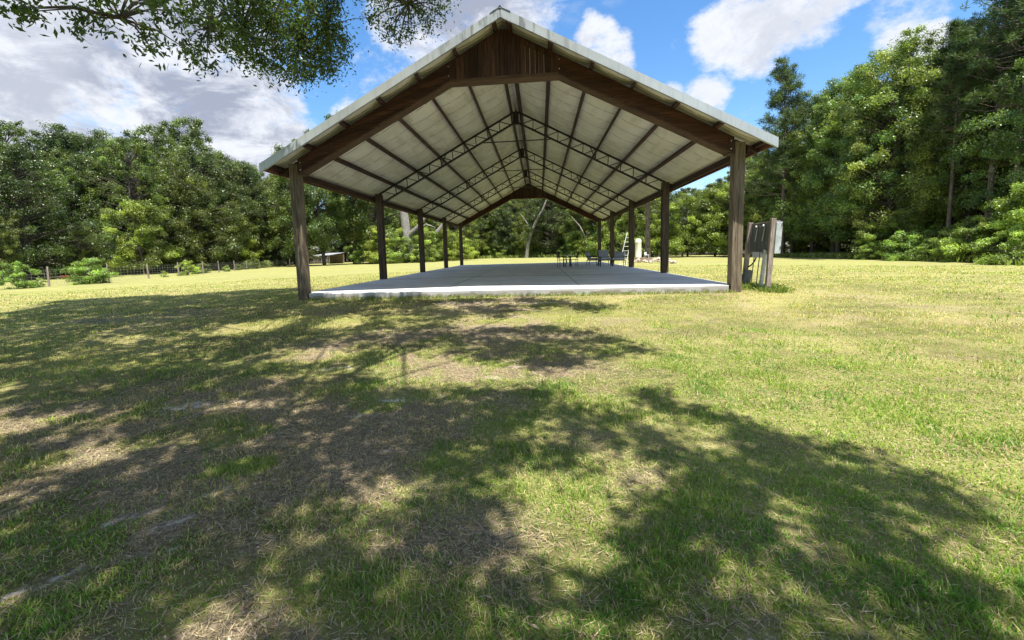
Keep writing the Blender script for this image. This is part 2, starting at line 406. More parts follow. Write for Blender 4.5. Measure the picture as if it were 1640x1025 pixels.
lawn = T.mix(T.rng(wide, .42, .66, 0, .6), lawn, (.40, .345, .15))
dist_ = T.n('ShaderNodeVectorMath', operation='DISTANCE'); T.set(dist_.inputs[0], c); dist_.inputs[1].default_value = (.87, -12.5, 0)
lawn = T.mix(T.rng(dist_.outputs['Value'], 9, 30, 0, .8), lawn, T.mix(T.rng(mid, .35, .7), (.20, .21, .065), (.32, .30, .13)))
lawn = T.mix(T.rng(mow, .46, .66, 0, .5), lawn, (.30, .315, .085))
dirt = T.mix(T.rng(fine, .3, .7), (.14, .105, .07), (.36, .29, .20))
dirt = T.mix(T.rng(mid, .45, .7, 0, .5), dirt, (.22, .19, .10))
fb = T.n('ShaderNodeAttribute', attribute_name='bare').outputs['Fac']; fs_ = T.n('ShaderNodeAttribute', attribute_name='sand').outputs['Fac']
sp = T.n('ShaderNodeSeparateXYZ', i_Vector=c)
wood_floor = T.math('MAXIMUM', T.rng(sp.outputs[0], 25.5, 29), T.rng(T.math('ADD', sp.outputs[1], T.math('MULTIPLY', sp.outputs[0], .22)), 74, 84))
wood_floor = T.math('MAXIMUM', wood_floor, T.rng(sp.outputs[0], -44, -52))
col = T.mix(T.rng(T.math('ADD', fb, T.math('MULTIPLY', T.math('SUBTRACT', fine, .5), .7)), .25, .7), lawn, dirt)
col = T.mix(T.math('MULTIPLY', T.rng(T.math('ADD', T.math('MULTIPLY', fs_, .85), T.math('ADD', T.math('MULTIPLY', T.math('SUBTRACT', T.noise(c, 13, 8, .75), .5), 3.6), T.math('MULTIPLY', T.math('SUBTRACT', mid, .5), 1.2))), .55, 1.0), T.rng(fs_, .08, .3)), col, T.mix(T.noise(c, 60, 4, .7), (.30, .25, .20), (.68, .61, .53)))
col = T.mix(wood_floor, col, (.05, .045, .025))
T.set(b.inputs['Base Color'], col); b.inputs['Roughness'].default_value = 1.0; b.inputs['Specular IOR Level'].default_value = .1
bump(T, b, T.math('ADD', fine, T.math('MULTIPLY', mid, .5)), .9, .03)
tag(link('ground', gm, mt), kind='structure')

# ---------------------------------------------------------------- grass blades
def in_slab(x, y): return (np.abs(x) < 6.25) & (y > -.12) & (y < 27.5)
def grass_patch(rings, half):
    P = []; W_ = []; H_ = []
    for r0, r1, dens_, wd, ht in rings:
        a = math.pi*(r1*r1-r0*r0)*half/180.; n = int(a*dens_)
        r = np.sqrt(rng.uniform(r0*r0, r1*r1, n)); th = rng.uniform(-half, half, n)*math.pi/180 + YAW
        P.append(np.stack([CAM.x+r*np.sin(th), CAM.y+r*np.cos(th)], 1))
        W_.append(np.full(n, wd)); H_.append(np.full(n, ht))
    return np.concatenate(P), np.concatenate(W_), np.concatenate(H_)
def grass_colour(x, y, n, B):
    k = np.clip(fbm(x, y, 1.1, 51, 3)*1.6-.3 + rng.normal(0, .22, n), 0, 1)
    straw = np.array([.50, .43, .21]); g1 = np.array([.115, .20, .03]); g2 = np.array([.29, .39, .062])
    kk = rng.random(n)[:, None]; c = g1*(1-kk) + g2*kk
    s = np.clip(  .08 + .62*B + .29*sm(fbm(x, y, .4, 61, 3), .42, .68) + .46*sm(np.hypot(x-CAM.x, y-CAM.y), 4.5, 16) + rng.normal(0, .2, n), 0, .88)
    pick = (rng.random(n) < s)[:, None]
    c = c*(.72+.6*fbm(x, y, .8, 131, 3))[:, None]*np.where((fbm(x, y, 2.7, 133, 3) > .60)[:, None], np.array([.62, .82, .7]), 1.0)
    c = np.where(pick, straw*rng.uniform(.6, 1.15, (n, 1)), c*rng.uniform(.7, 1.15, (n, 1)))
    return c
def blades(name, P, W_, H_, seg2, label):
    x, y = P[:, 0], P[:, 1]; B, S = bare_sand(x, y)
    clump = sm(fbm(x, y, 5.5, 71, 2), .30, .62)
    keep = (rng.random(len(x)) < (1-.62*B)*(1-.92*sm(S+(fbm(x, y, 9, 43, 2)-.5)*.9, .5, .95))*(.45+.55*clump)) & ~in_slab(x, y)
    x, y, w, h, B = x[keep], y[keep], W_[keep], H_[keep], B[keep]; n = len(x)
    z = gz(x, y) - .004
    h = h*rng.uniform(.45, 1.25, n)*(.62+.75*sm(fbm(x, y, 2.5, 81, 3), .35, .72))*(1-.35*B); w = w*rng.uniform(.6, 1.3, n)
    az = rng.uniform(0, 2*math.pi, n); lean = rng.uniform(.25, 1.35, n)
    dx, dy = np.cos(az), np.sin(az); f2 = rng.uniform(0, 2*math.pi, n); sx, sy = -np.sin(az+rng.normal(0, .5, n)), np.cos(az+rng.normal(0, .5, n))
    def pt(t, side, bend):
        hz = h*t*np.cos(lean*bend); hr = h*t*np.sin(lean*bend)
        return np.stack([x+dx*hr+sx*side*w/2, y+dy*hr+sy*side*w/2, z+hz], 1)
    col = grass_colour(x, y, n, B)
    i = np.arange(n)
    if seg2:
        V = np.stack([pt(0, -1, 0), pt(0, 1, 0), pt(.55, .85, .8), pt(.55, -.85, .8), pt(1, 0, 1.15)], 1).reshape(-1, 3)
        F_ = [np.stack([i*5, i*5+1, i*5+2, i*5+3], 1), np.stack([i*5+3, i*5+2, i*5+4], 1)]; k = 5
        sh = np.array([.7, .7, 1, 1, 1.1])
    else:
        V = np.stack([pt(0, -1, 0), pt(0, 1, 0), pt(1, 0, 1)], 1).reshape(-1, 3)
        F_ = [np.stack([i*3, i*3+1, i*3+2], 1)]; k = 3
    me = mesh_arrays(name, V, F_, colour=np.repeat(col, k, 0))
    return tag(link(name, me, M['grass']), label, None, None, 'stuff')
P, W_, H_ = grass_patch([(.4, 2.2, 16500, .0040, .052), (2.2, 4, 11000, .0048, .050), (4, 7, 5000, .0072, .050)], 78)
o = blades('lawn_grass', P, W_, H_, True, 'short green and straw lawn grass in the foreground'); o['category'] = 'grass'
P, W_, H_ = grass_patch([(7, 11, 2300, .0115, .052), (11, 18, 900, .019, .054), (18, 32, 230, .038, .055)], 64)
o = blades('field_grass', P, W_, H_, False, 'mown straw coloured grass across the field'); o['category'] = 'grass'

# leaf litter
def quads(P, U_, V_, L, Wd, bend=0):
    """rhombic leaves: centre P, axis U_, side V_, length L, width Wd -> verts (n*4,3)"""
    L = np.asarray(L)[:, None]/2; Wd = np.asarray(Wd)[:, None]/2
    return np.stack([P-U_*L, P+V_*Wd-U_*L*.1, P+U_*L, P-V_*Wd-U_*L*.1], 1).reshape(-1, 3)
def frames(N):
    """random orthonormal pair for unit normals N"""
    a = rng.normal(size=N.shape); U_ = np.cross(N, a); U_ /= np.linalg.norm(U_, axis=1)[:, None]+1e-9
    return U_, np.cross(N, U_)
def norm(a): return a/(np.linalg.norm(a, axis=1)[:, None]+1e-9)
n = 60000; r = np.sqrt(rng.uniform(.5, 50, n)); th = rng.uniform(-70, 70, n)*math.pi/180+YAW
lx, ly = CAM.x+r*np.sin(th), CAM.y+r*np.cos(th); B, S = bare_sand(lx, ly)
k = rng.random(n) < (B**1.3*.75+.014)*(.06+.94*sm(fbm(lx, ly, 3.4, 91, 4), .46, .68)); lx, ly = lx[k], ly[k]; n = len(lx)
N = norm(np.stack([rng.normal(0, .35, n), rng.normal(0, .35, n), np.ones(n)], 1)); U_, V_ = frames(N)
cl = np.array([(.34, .22, .13), (.24, .145, .085), (.42, .31, .21), (.16, .10, .065), (.40, .33, .24)])[rng.integers(0, 5, n)]*rng.uniform(.7, 1.15, (n, 1))
Vv = quads(np.stack([lx, ly, gz(lx, ly)+rng.uniform(.006, .022, n)], 1), U_, V_, rng.uniform(.012, .034, n)*(1+1.4*rng.random(n)**3), rng.uniform(.006, .015, n))
i = np.arange(n)
tag(link('fallen_leaves', mesh_arrays('fallen_leaves', Vv, [np.stack([i*4, i*4+1, i*4+2, i*4+3], 1)], colour=np.repeat(cl, 4, 0)), M['litter']), 'dry brown leaves lying in the bare patches of the lawn', 'leaf litter', None, 'stuff')
# dead thatch: thin straw lying flat
n = 280000; r = np.sqrt(rng.uniform(.5, 70, n)); th = rng.uniform(-70, 70, n)*math.pi/180+YAW
lx, ly = CAM.x+r*np.sin(th), CAM.y+r*np.cos(th); B, S = bare_sand(lx, ly)
k = rng.random(n) < (B*.9+.25)*(1-S); lx, ly = lx[k], ly[k]; n = len(lx)
N = norm(np.stack([rng.normal(0, .25, n), rng.normal(0, .25, n), np.ones(n)], 1)); U_, V_ = frames(N)
cl = np.array([.40, .32, .20])*rng.uniform(.2, 1.35, (n, 1))
Vv = quads(np.stack([lx, ly, gz(lx, ly)+rng.uniform(.004, .02, n)], 1), U_, V_, rng.uniform(.03, .10, n), rng.uniform(.0025, .005, n)); i = np.arange(n)
tag(link('dead_thatch', mesh_arrays('dead_thatch', Vv, [np.stack([i*4, i*4+1, i*4+2, i*4+3], 1)], colour=np.repeat(cl, 4, 0)), M['litter']), 'dead straw thatch lying flat between the grass blades', 'thatch', None, 'stuff')

# ---------------------------------------------------------------- pavilion
HP, SL, BAY, HW = 3.766, .5225, 6.7835, 6.1
def Lz(x): return HP + SL*(HW-abs(x))
YB = 4*BAY
pav = thing('pavilion', 'large open gable roofed pavilion on wooden posts over a concrete slab', 'pavilion')
mb = MB()
out = [(-5.93, -.10), (5.93, -.10), (5.93, .18), (6.2, .18), (6.2, YB+.3), (-6.2, YB+.3), (-6.2, .18), (-5.93, .18)]
nn = len(out)
mb.add([(x, y, 0) for x, y in out] + [(x, y, -.45) for x, y in out], [tuple(range(nn)), tuple(range(2*nn-1, nn-1, -1))] + [(i, i+nn, (i+1) % nn+nn, (i+1) % nn) for i in range(nn)])
slab = mb.build('slab', M['concrete'], pav, .012)
mb = MB()
for x in (-2.0, 2.05): mb.box(x-.010, x+.010, -.08, YB+.28, .001, .004)
for y in (6.78, 13.57, 20.35): mb.box(-6.1, 6.1, y-.012, y+.012, .0012, .0044)
mb.build('control_joint', plain('dark_joint_line', (.10, .10, .10), .9), slab)  # thin dark strips marking the slab's control joints
for i in range(5):
    for s in (-1, 1):
        w = .135
        mb = MB(); y = i*BAY
        top_ = Lz(s*6.1)-.02 if i in (0, 4) else Lz(6.1)-.02
        zb = -.45 if i == 0 else -.2
        mb.box(s*6.105-w, s*6.105-.004, y-w, y+w, zb, top_, 1.0); mb.box(s*6.105+.004, s*6.105+w, y-w+.003, y+w-.003, zb, top_-.02, .93)
        mb.box(s*6.105-.0045, s*6.105+.0045, y-w+.01, y+w-.01, zb, top_-.03, .5)
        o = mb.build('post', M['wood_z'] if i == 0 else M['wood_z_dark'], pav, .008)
# wooden gable trusses
def clip_poly(poly, a, b_, c):
    """keep a*x+b*z<=c"""
    out_ = []
    for i in range(len(poly)):
        p, q = poly[i], poly[(i+1) % len(poly)]; dp = a*p[0]+b_*p[1]-c; dq = a*q[0]+b_*q[1]-c
        if dp <= 0: out_.append(p)
        if (dp < 0) != (dq < 0) and dp != dq:
            t = dp/(dp-dq); out_.append((p[0]+(q[0]-p[0])*t, p[1]+(q[1]-p[1])*t))
    return out_
rd = random.Random(4)
XM, DEP = 1.46, .49
def gable(y0, front):
    g = link('gable_truss', None, None, pav)
    for s in (-1, 1):
        quad = [(s*5.94, Lz(5.94)), (s*XM, Lz(XM)), (s*XM, Lz(XM)-DEP), (s*5.94, Lz(5.94)-DEP+.08)]
        ang = math.atan(SL)*.62
        nx_, nz_ = math.sin(ang)*s, math.cos(ang)     # board normal in xz, boards run shallower than the chord
        vals = [nx_*x+nz_*z for x, z in quad]; mb = MB(); v = min(vals)-.03
        while v < max(vals):
            st = clip_poly(clip_poly(quad, -nx_, -nz_, -v), nx_, nz_, v+.128)
            if len(st) >= 3:
                e = rd.uniform(0, .006)
                for ya, yb in ((y0-.162-e, y0-.135), (y0+.135, y0+.162+e)): mb.prism(st, ya, yb, rd.uniform(.55, 1.25))
            v += .133
        o = mb.build('sloping_siding', M['wood_x'], g)
        mb = MB(); x0, x1 = s*5.92, s*XM
        mb.beam((x0, y0, Lz(x0)-DEP+.06), (x1, y0, Lz(x1)-DEP-.02), .37, .045, (0, 0, 1), 1.0)
        mb.build('bottom_chord', M['wood_pale'] if front else M['wood_x'], g)
        mb = MB(); mb.beam((x0, y0, Lz(x0)-.022), (s*.02, y0, Lz(.02)-.022), .35, .04, (0, 0, 1), .75)
        mb.build('top_chord', M['wood_x'], g)
        mb = MB(); mb.box(*sorted((s*5.80, s*5.935)), y0-.178, y0+.178, Lz(5.85)-DEP+.03, Lz(5.94)+.0, .8)
        mb.build('end_board', M['wood_up'], g)
    mb = MB(); hexa = [(-XM, Lz(XM)-DEP), (XM, Lz(XM)-DEP), (XM, Lz(XM)-.03), (0, Lz(0)-.03), (-XM, Lz(XM)-.03)]
    x = -XM
    while x < XM:
        w = rd.uniform(.085, .14); st = clip_poly(clip_poly(hexa, -1, 0, -x), 1, 0, x+w)
        if len(st) >= 3:
            e = rd.uniform(0, .010)
            mb.prism(st, y0-.158-e, y0-.13, rd.uniform(.5, 1.35)); mb.prism(st, y0+.13, y0+.158+e, rd.uniform(.6, 1.25))
        x += w + rd.choice((.004, .004, .006, .011))
    mb.build('upright_siding', M['wood_up'], g)
    mb = MB(); mb.box(-XM, XM, y0-.186, y0+.186, Lz(XM)-DEP-.05, Lz(XM)-DEP+.035, 1.1); mb.build('tie_beam', M['wood_pale'] if front else M['wood_x'], g)
    for s in (-1, 1):
        for x, dz in ((XM+.02, -.12), (XM+.02, -.36), (5.86, -.14), (5.86, -.34)):
            mb = MB()
            mb.tube([(s*x, y0-.19, Lz(x)+dz), (s*x, y0-.165, Lz(x)+dz)], .014, 8); mb.build('bolt', M['galv'], g)
    return g
gable(0, True); gable(YB, False)
# purlins
PX = [.19, 1.255, 2.31, 3.375, 4.44, 5.50]
YF, YR = -.72, YB+.72
an = math.atan(SL)
for s in (-1, 1):
    for x in PX:
        zc = Lz(x)+.074
        mb = MB(); mb.beam((s*x, YF, zc), (s*x, YR, zc), .085, .148, (s*math.sin(an), 0, math.cos(an)), rd.uniform(.75, 1.15))
        mb.build('purlin', M['wood_y'], pav)
    x = 6.52
    mb = MB(); mb.beam((s*x, YF, Lz(x)+.07), (s*x, YR, Lz(x)+.07), .045, .15, (s*math.sin(an), 0, math.cos(an)), .8); mb.build('eave_purlin', M['wood_y'], pav)
    mb = MB(); mb.box(*sorted((s*6.60, s*6.64)), YF, YR, Lz(6.62)-.04, Lz(6.62)+.13, 1.0); mb.build('fascia_board', M['wood_red'], pav)
    mb = MB(); mb.box(*sorted((s*6.29, s*6.335)), -.1, YB+.1, 3.42, 3.60, .7); mb.build('eave_beam', M['wood_y'], pav)
    for i in (0, 4):
        mb = MB(); mb.beam((s*6.0, i*BAY, Lz(6.0)-.035), (s*6.6, i*BAY, Lz(6.6)-.035), .12, .07, (0, 0, 1), .6); mb.build('rafter_tail', M['wood_x'], pav)
# roof skins
def xz_roof(s, x, off): return (s*x, Lz(x)+off)
for s in (-1, 1):
    # ribbed metal sheet
    mb = MB(); ys = []; y = YF-.03
    while y < YR: ys += [(y, 0), (y+.03, .03), (y+.07, .03), (y+.10, 0)]; y += .305
    ys.append((YR+.03, 0))
    vs = []; fs = []
    for y, h in ys:
        for x in (.0, 6.70): vs.append((s*x, y, Lz(x)+.168+h))
    n0 = len(ys)
    fs = [(2*i, 2*i+1, 2*i+3, 2*i+2) for i in range(n0-1)]
    vs += [(a, b_, c_-.012) for a, b_, c_ in vs]
    fs += [(2*n0+2*i, 2*n0+2*i+2, 2*n0+2*i+3, 2*n0+2*i+1) for i in range(n0-1)]
    fs += [(2*i+1, 2*n0+2*i+1, 2*n0+2*i+3, 2*i+3) for i in range(n0-1)]
    mb.add(vs, fs); roof = mb.build('roof_sheet', M['roof_top'], pav)
    # sagging liner under the sheet
    xs = [0.0, .165, .215] + PX[1:] + [6.49]; vx = [0, .08, .165]; 
    cells = [(.215, 1.23), (1.28, 2.285), (2.335, 3.35), (3.40, 4.415), (4.465, 5.475), (5.525, 6.495)]
    V = []; Fq = []; gy_ = np.arange(YF, YR+.01, .115)
    for c0, c1 in [(0, .165)]+cells:
        u = np.linspace(0, 1, 8); base0 = len(V)
        for y in gy_:
            lobe = abs(math.sin(math.pi*(y+20)/.92))
            for t in u:
                x = c0-.03+(c1-c0+.06)*t
                sg = (4*t*(1-t))*(.020+.045*lobe)+.006*math.sin(3*y+5*x)
                if c0 == 0: sg = .02
                V.append((s*x, y, Lz(x)+.160-sg))
        nyy = len(gy_)
        for j in range(nyy-1):
            for i in range(7):
                a = base0+j*8+i; Fq.append((a, a+1, a+9, a+8))
    me = mesh_arrays('liner', np.array(V), [np.array(Fq)], smooth=True)
    link('roof_liner', me, M['liner'], roof)
    for y0, y1 in ((YF-.055, YF-.03), (YR+.03, YR+.055)):
        mb = MB(); mb.prism([(0, Lz(0)+.205), (0, Lz(0)-.03), (s*6.72, Lz(6.72)-.03), (s*6.72, Lz(6.72)+.205)], y0, y1)
        q = mb.build('rake_trim', M['trim'], pav)
        # return lip under the trim
        mb = MB(); ya, yb = (y1, y1+.05) if y0 < 0 else (y0-.05, y0)
        mb.prism([(0, Lz(0)-.030), (0, Lz(0)-.022), (s*6.72, Lz(6.72)-.022), (s*6.72, Lz(6.72)-.030)], ya, yb); mb.build('trim_lip', M['trim'], q)
mb = MB(); mb.prism([(-.26, Lz(.26)+.208), (0, Lz(0)+.208), (.26, Lz(.26)+.208), (.26, Lz(.26)+.220), (0, Lz(0)+.235), (-.26, Lz(.26)+.220)], YF-.07, YR+.07)
mb.tube([(0, YF-.07, Lz(0)+.205), (0, YR+.07, Lz(0)+.205)], .035, 10)
mb.build('ridge_cap', M['trim'], pav)
# steel trusses
for k in (1, 2, 3):
    y = k*BAY; t = link('steel_truss', None, None, pav)
    for s in (-1, 1):
        x0, x1 = 6.0, .10
        for nm, o0 in (('upper_chord', -.03), ('lower_chord', -.47)):
            mb = MB(); xe = 6.55 if nm == 'upper_chord' else x0
            for dy in (-.035, .035): mb.beam((s*xe, y+dy, Lz(xe)+o0), (s*x1, y+dy, Lz(x1)+o0), .018, .065)
            mb.beam((s*xe, y, Lz(xe)+o0+(.022 if o0 > -.1 else -.022)), (s*x1, y, Lz(x1)+o0+(.022 if o0 > -.1 else -.022)), .075, .008)
            mb.build(nm, M['steel_black'], t)
        mb = MB(); n = 11; dx = (5.9-.25)/n
        for j in range(n):
            xa = 5.85-dx*j; xb = xa-dx
            mb.beam((s*xb, y, Lz(xb)-.05), (s*(xb-.02), y, Lz(xb)-.46), .032, .032, (0, 1, 0))
            mb.beam((s*xa, y, Lz(xa)-.05), (s*(xb+.05), y, Lz(xb)-.46), .032, .032, (0, 1, 0))
        xa = 3.05; mb.beam((s*xa, y, Lz(xa)-.05), (s*(xa+.22), y, Lz(xa+.22)-.46), .032, .032, (0, 1, 0)); mb.beam((s*(xa+.3), y, Lz(xa+.3)-.05), (s*(xa+.1), y, Lz(xa+.1)-.46), .03, .03, (0, 1, 0))
        mb.build('web_bars', M['steel_black'], t)
    mb = MB(); mb.box(-.055, .055, y-.04, y+.04, Lz(0)-.58, Lz(0)-.01); mb.box(-.11, .11, y-.012, y+.012, Lz(0)-.56, Lz(0)-.06); mb.build('ridge_plate', M['steel_black'], t)
    mb = MB(); mb.beam((-1.42, y, 5.70), (1.42, y, 5.70), .05, .035); mb.build('collar_tie', M['steel_black'], t)
    mb = MB(); mb.tube([(.0, y-.9, Lz(0)-.05), (.0, y, Lz(0)-.3)], .018, 6); mb.build('ridge_brace', M['steel_black'], t)

# ---------------------------------------------------------------- utility stand
ux, uy = 6.95, .55
ust = thing('utility_stand', 'leaning wooden utility stand with grey electrical cabinets beside the right front post', 'utility stand')
zg = -.42
A0, A1 = Vector((6.99, 1.5, zg)), Vector((7.06, 1.3, 1.71))
B0, B1 = Vector((6.93, -.05, zg)), Vector((6.95, -.2, 1.74))
for p0, p1 in ((A0, A1), (B0, B1)):
    mb = MB(); mb.beam(p0, p1, .12, .10, (0, 1, 0), 1.0); mb.build('post', M['wood_old'], ust, .006)
def on(p0, p1, t): return p0+(p1-p0)*t
mb = MB(); mb.beam(on(A0, A1, .95)+Vector((.07, 0, 0)), on(B0, B1, .95)+Vector((.07, 0, 0)), .04, .09); mb.build('rail', M['wood_old'], ust)
mb = MB(); mb.beam(on(A0, A1, .59)+Vector((.07, 0, 0)), on(B0, B1, .59)+Vector((.07, 0, 0)), .04, .09); mb.build('rail', M['wood_old'], ust)
cs = Vector((.03, 0, 0))
for ta, tb, nm in ((.05, .35, 'cabinet'), (.375, .665, 'cabinet'), (.69, .94, 'cabinet')):
    a_lo, b_lo = on(A0, A1, .61)+cs, on(B0, B1, .61)+cs; a_hi, b_hi = on(A0, A1, .955)+cs, on(B0, B1, .955)+cs
    q = [on(a_lo, b_lo, ta), on(a_lo, b_lo, tb), on(a_hi, b_hi, tb), on(a_hi, b_hi, ta)]; dpt = Vector((.16, 0, 0))
    mb = MB(); vs = q+[v+dpt for v in q]
    mb.add(vs, [(0, 1, 2, 3), (7, 6, 5, 4), (0, 4, 5, 1), (1, 5, 6, 2), (2, 6, 7, 3), (3, 7, 4, 0)])
    mb.build(nm, M['grey_metal'], ust, .01)
q0 = on(B0, B1, .575)+Vector((.06, -.02, 0)); q1 = on(B0, B1, .955)+Vector((.06, -.02, 0))
mb = MB(); mb.beam(q0+Vector((.07, .06, 0)), q1+Vector((.07, .06, 0)), .15, .24, (0, 1, 0)); bx_ = mb.build('meter_box', M['light_grey_metal'], ust, .01)
for t in (.12, .85):
    mb = MB(); pp = on(q0, q1, t)+Vector((.12, -.065, 0)); mb.beam(pp, pp+Vector((.012, 0, .09)), .025, .012, (0, 1, 0)); mb.build('hinge', M['grey_metal'], bx_)
mb = MB(); mb.beam(on(A0, A1, .985)+Vector((.10, 0, 0)), on(B0, B1, .965)+Vector((.10, 0, 0)), .16, .012); mb.build('cabinet_lid', M['light_grey_metal'], ust)
mb = MB(); mb.tube([(6.90, .3, zg), (7.02, .28, .92)], .055, 12); mb.build('conduit', M['pvc'], ust, 0, True)
mb = MB(); mb.tube([(6.88, .52, zg), (6.98, .5, .92)], .013, 8); mb.build('ground_rod', M['grey_metal'], ust)
mb = MB(); mb.tube([(7.02, 1.05, .0), (7.05, .98, .86)], .013, 8); mb.build('thin_conduit', M['grey_metal'], ust)
mb = MB(); mb.tube([(7.04, 1.3, .42), (7.05, 1.15, .48), (7.05, .98, .58), (7.05, .86, .72), (7.05, .84, .88)], .02, 8); mb.build('black_cable', M['black'], ust)
mb = MB(); mb.beam((6.97, 1.3, -.14), (7.02, 1.28, .33), .20, .13, (0, 1, 0)); mb.build('junction_box', M['grey_metal'], ust, .008)
mb = MB(); mb.beam((6.85, 1.4, .02), (6.86, 1.4, .2), .1, .1, (0, 1, 0)); mb.build('outlet_box', M['grey_metal'], ust, .008)
mb = MB(); mb.beam((7.02, .95, .78), (7.02, .45, .78), .1, .16, (0, 0, 1)); mb.build('lower_box', M['pvc'], ust, .006)
for t_, r_ in ((.30, .05), (.62, .05)):
    pp = on(on(A0, A1, .93), on(B0, B1, .93), t_)+Vector((.02, 0, 0))
    mb = MB(); mb.tube([pp, pp-Vector((.045, 0, 0))], .028, 10); mb.beam(pp+Vector((.01, 0, -.03)), pp+Vector((-.04, .02, -.42)), .012, .012, (0, 1, 0)); mb.build('bright_latch', M['white'], ust)

# ---------------------------------------------------------------- furniture on the slab
def armchair(label, loc, rz, backh):
    t = thing('patio_chair', label, 'armchair', loc, rz, 'grey cushioned patio chairs')
    for sx in (-.33, .33):
        for sy, lean in ((-.3, -.05), (.3, .07)):
            mb = MB(); mb.tube([(sx+math.copysign(.05, sx), sy+lean, 0), (sx, sy, .36)], [.016, .022], 8); mb.build('leg', M['black'], t)
        mb = MB(); mb.tube([(sx*1.08, -.32, .36), (sx*1.12, -.34, .58), (sx*1.12, .1, .60), (sx*1.08, .34, .62)], .02, 8); mb.build('armrest', M['black'], t)
    mb = MB(); mb.box(-.36, .36, -.34, .34, .33, .365); mb.build('seat_frame', M['black'], t)
    mb = MB(); mb.box(-.34, .34, -.35, .30, .367, .50); mb.build('seat_cushion', M['cushion_pale'], t, .04)
    mb = MB(); mb.beam((0, .26, .48), (0, .42, backh), .68, .14, (0, 1, 0)); mb.build('back_cushion', M['cushion'], t, .045)
    return t
armchair('dark grey cushioned patio chair with a high back behind the low table', (5.15, 17.3, 0), .15, 1.02)
armchair('paler grey cushioned patio chair with a low back near the ladder', (5.85, 16.2, 0), -.35, .86)
armchair('dark grey patio chair seen edge on at the left of the low table', (4.45, 17.9, 0), 1.2, .92)
t = thing('coffee_table', 'low black patio table between the grey cushioned chairs', 'coffee table', (4.95, 15.6, 0), .1)
mb = MB(); mb.box(-.42, .42, -.28, .28, .36, .39); mb.build('table_top', M['black'], t, .005)
for sx in (-.38, .38):
    for sy in (-.24, .24): mb = MB(); mb.box(sx-.022, sx+.022, sy-.022, sy+.022, 0, .36); mb.build('leg', M['black'], t)
def metal_chair(label, loc, rz):
    t = thing('metal_chair', label, 'chair', loc, rz, 'dark metal chairs round the small table')
    for sx in (-.23, .23):
        for sy in (-.21, .21): mb = MB(); mb.tube([(sx, sy, 0), (sx, sy, .43)], .017, 6); mb.build('leg', M['black'], t)
        mb = MB(); mb.tube([(sx, .21, .43), (sx*1.02, .30, .98)], .016, 6); mb.tube([(sx, -.22, .43), (sx, -.22, .64), (sx, .24, .66)], .014, 6); mb.build('arm_frame', M['black'], t)
    mb = MB(); mb.box(-.25, .25, -.24, .24, .43, .46); mb.build('seat', plain_red, t)
    mb = MB()
    for z, yy in ((.56, .23), (.96, .295)): mb.tube([(-.23, yy, z), (.23, yy, z)], .015, 6)
    for i in range(6): x = -.19+i*.076; mb.tube([(x, .23, .56), (x, .295, .96)], .009, 6)
    mb.build('backrest', M['black'], t)
plain_red = plain('dark_brown_sling', (.035, .018, .016), .8)
metal_chair('black metal chair pulled out on the left side of the bistro table', (2.32, 16.6, 0), R(70))
metal_chair('black metal chair tucked in on the right side of the bistro table', (3.08, 16.7, 0), R(-80))
metal_chair('black metal chair behind the bistro table with its back away from the camera', (2.7, 17.5, 0), 0)
t = thing('bistro_table', 'small pale topped bistro table between the black metal chairs', 'table', (2.72, 16.65, 0), .2)
mb = MB(); mb.lathe([(.0, .70), (.40, .70), (.42, .71), (.42, .725), (.40, .735), (.0, .735)], 28); mb.build('table_top', M['galv'], t, 0, True)
for a in range(4):
    mb = MB(); ca, sa = math.cos(a*math.pi/2+.7), math.sin(a*math.pi/2+.7)
    mb.tube([(ca*.30, sa*.30, 0), (ca*.12, sa*.12, .35), (ca*.26, sa*.26, .70)], .018, 8); mb.build('leg', M['black'], t)
# ladder leaning on a post
lad = thing('ladder', 'white aluminium ladder leaning against the third right hand post', 'ladder', (6.72, 18.2, -.2), .1)
mb = MB()
for sx in (-.19, .19): mb.beam((sx*1.3-.30, 0, 0), (sx*.75+.22, .15, 2.35), .03, .07, (0, 1, 0))
mb.build('rails', M['white'], lad)
for i in range(7):
    f = (i+.8)/8; mb = MB(); x = -.30+.52*f; w_ = .19*(1.3-.55*f); mb.beam((x-w_, .15*f, 2.35*f), (x+w_, .15*f, 2.35*f), .07, .025); mb.build('rung', M['white'], lad)
# water tank
tk = thing('water_tank', 'tall cream fibreglass water tank standing past the right side of the slab', 'water tank', (10.15, 30.6, float(gz(10.15, 30.6))))
tk.scale = (1.05, 1.05, 1.36)
mb = MB(); mb.lathe([(0, 0), (.27, .0), (.29, .02), (.29, .20), (.24, .24)], 32); mb.build('stand', M['grey_metal'], tk, 0, True)
mb = MB(); mb.lathe([(.24, .20), (.27, .24), (.275, .36), (.27, .37), (.27, 1.32), (.275, 1.33), (.27, 1.34), (.26, 1.44), (.20, 1.53), (.07, 1.57), (0, 1.57)], 36); mb.build('vessel', M['cream'], tk, 0, True)
mb = MB(); mb.tube([(0, 0, 1.56), (0, 0, 1.64)], .04, 12); mb.build('valve', M['grey_metal'], tk)
pm = thing('well_pump', 'black well pump with pipes at the foot of the cream tank', 'pump', (10.62, 29.6, float(gz(10.62, 29.6))))
mb = MB(); mb.tube([(-.22, 0, .22), (.10, 0, .22)], .11, 14); mb.box(-.2, .1, -.09, .09, 0, .12); mb.build('motor', M['black'], pm, 0, True)
mb = MB(); mb.tube([(.1, 0, .22), (.25, 0, .22), (.25, 0, .6), (-.1, 0, .62)], .028, 8); mb.build('pipe', M['white'], pm)
ct = thing('control_box', 'small white control box on a short stake beside the tank', 'control box', (10.75, 30.4, float(gz(10.75, 30.4))))
mb = MB(); mb.box(-.04, .04, -.03, .03, 0, .75); mb.build('stake', M['wood_old'], ct)
mb = MB(); mb.box(-.10, .10, -.08, .04, .55, .86); mb.build('box', M['white'], ct, .01)
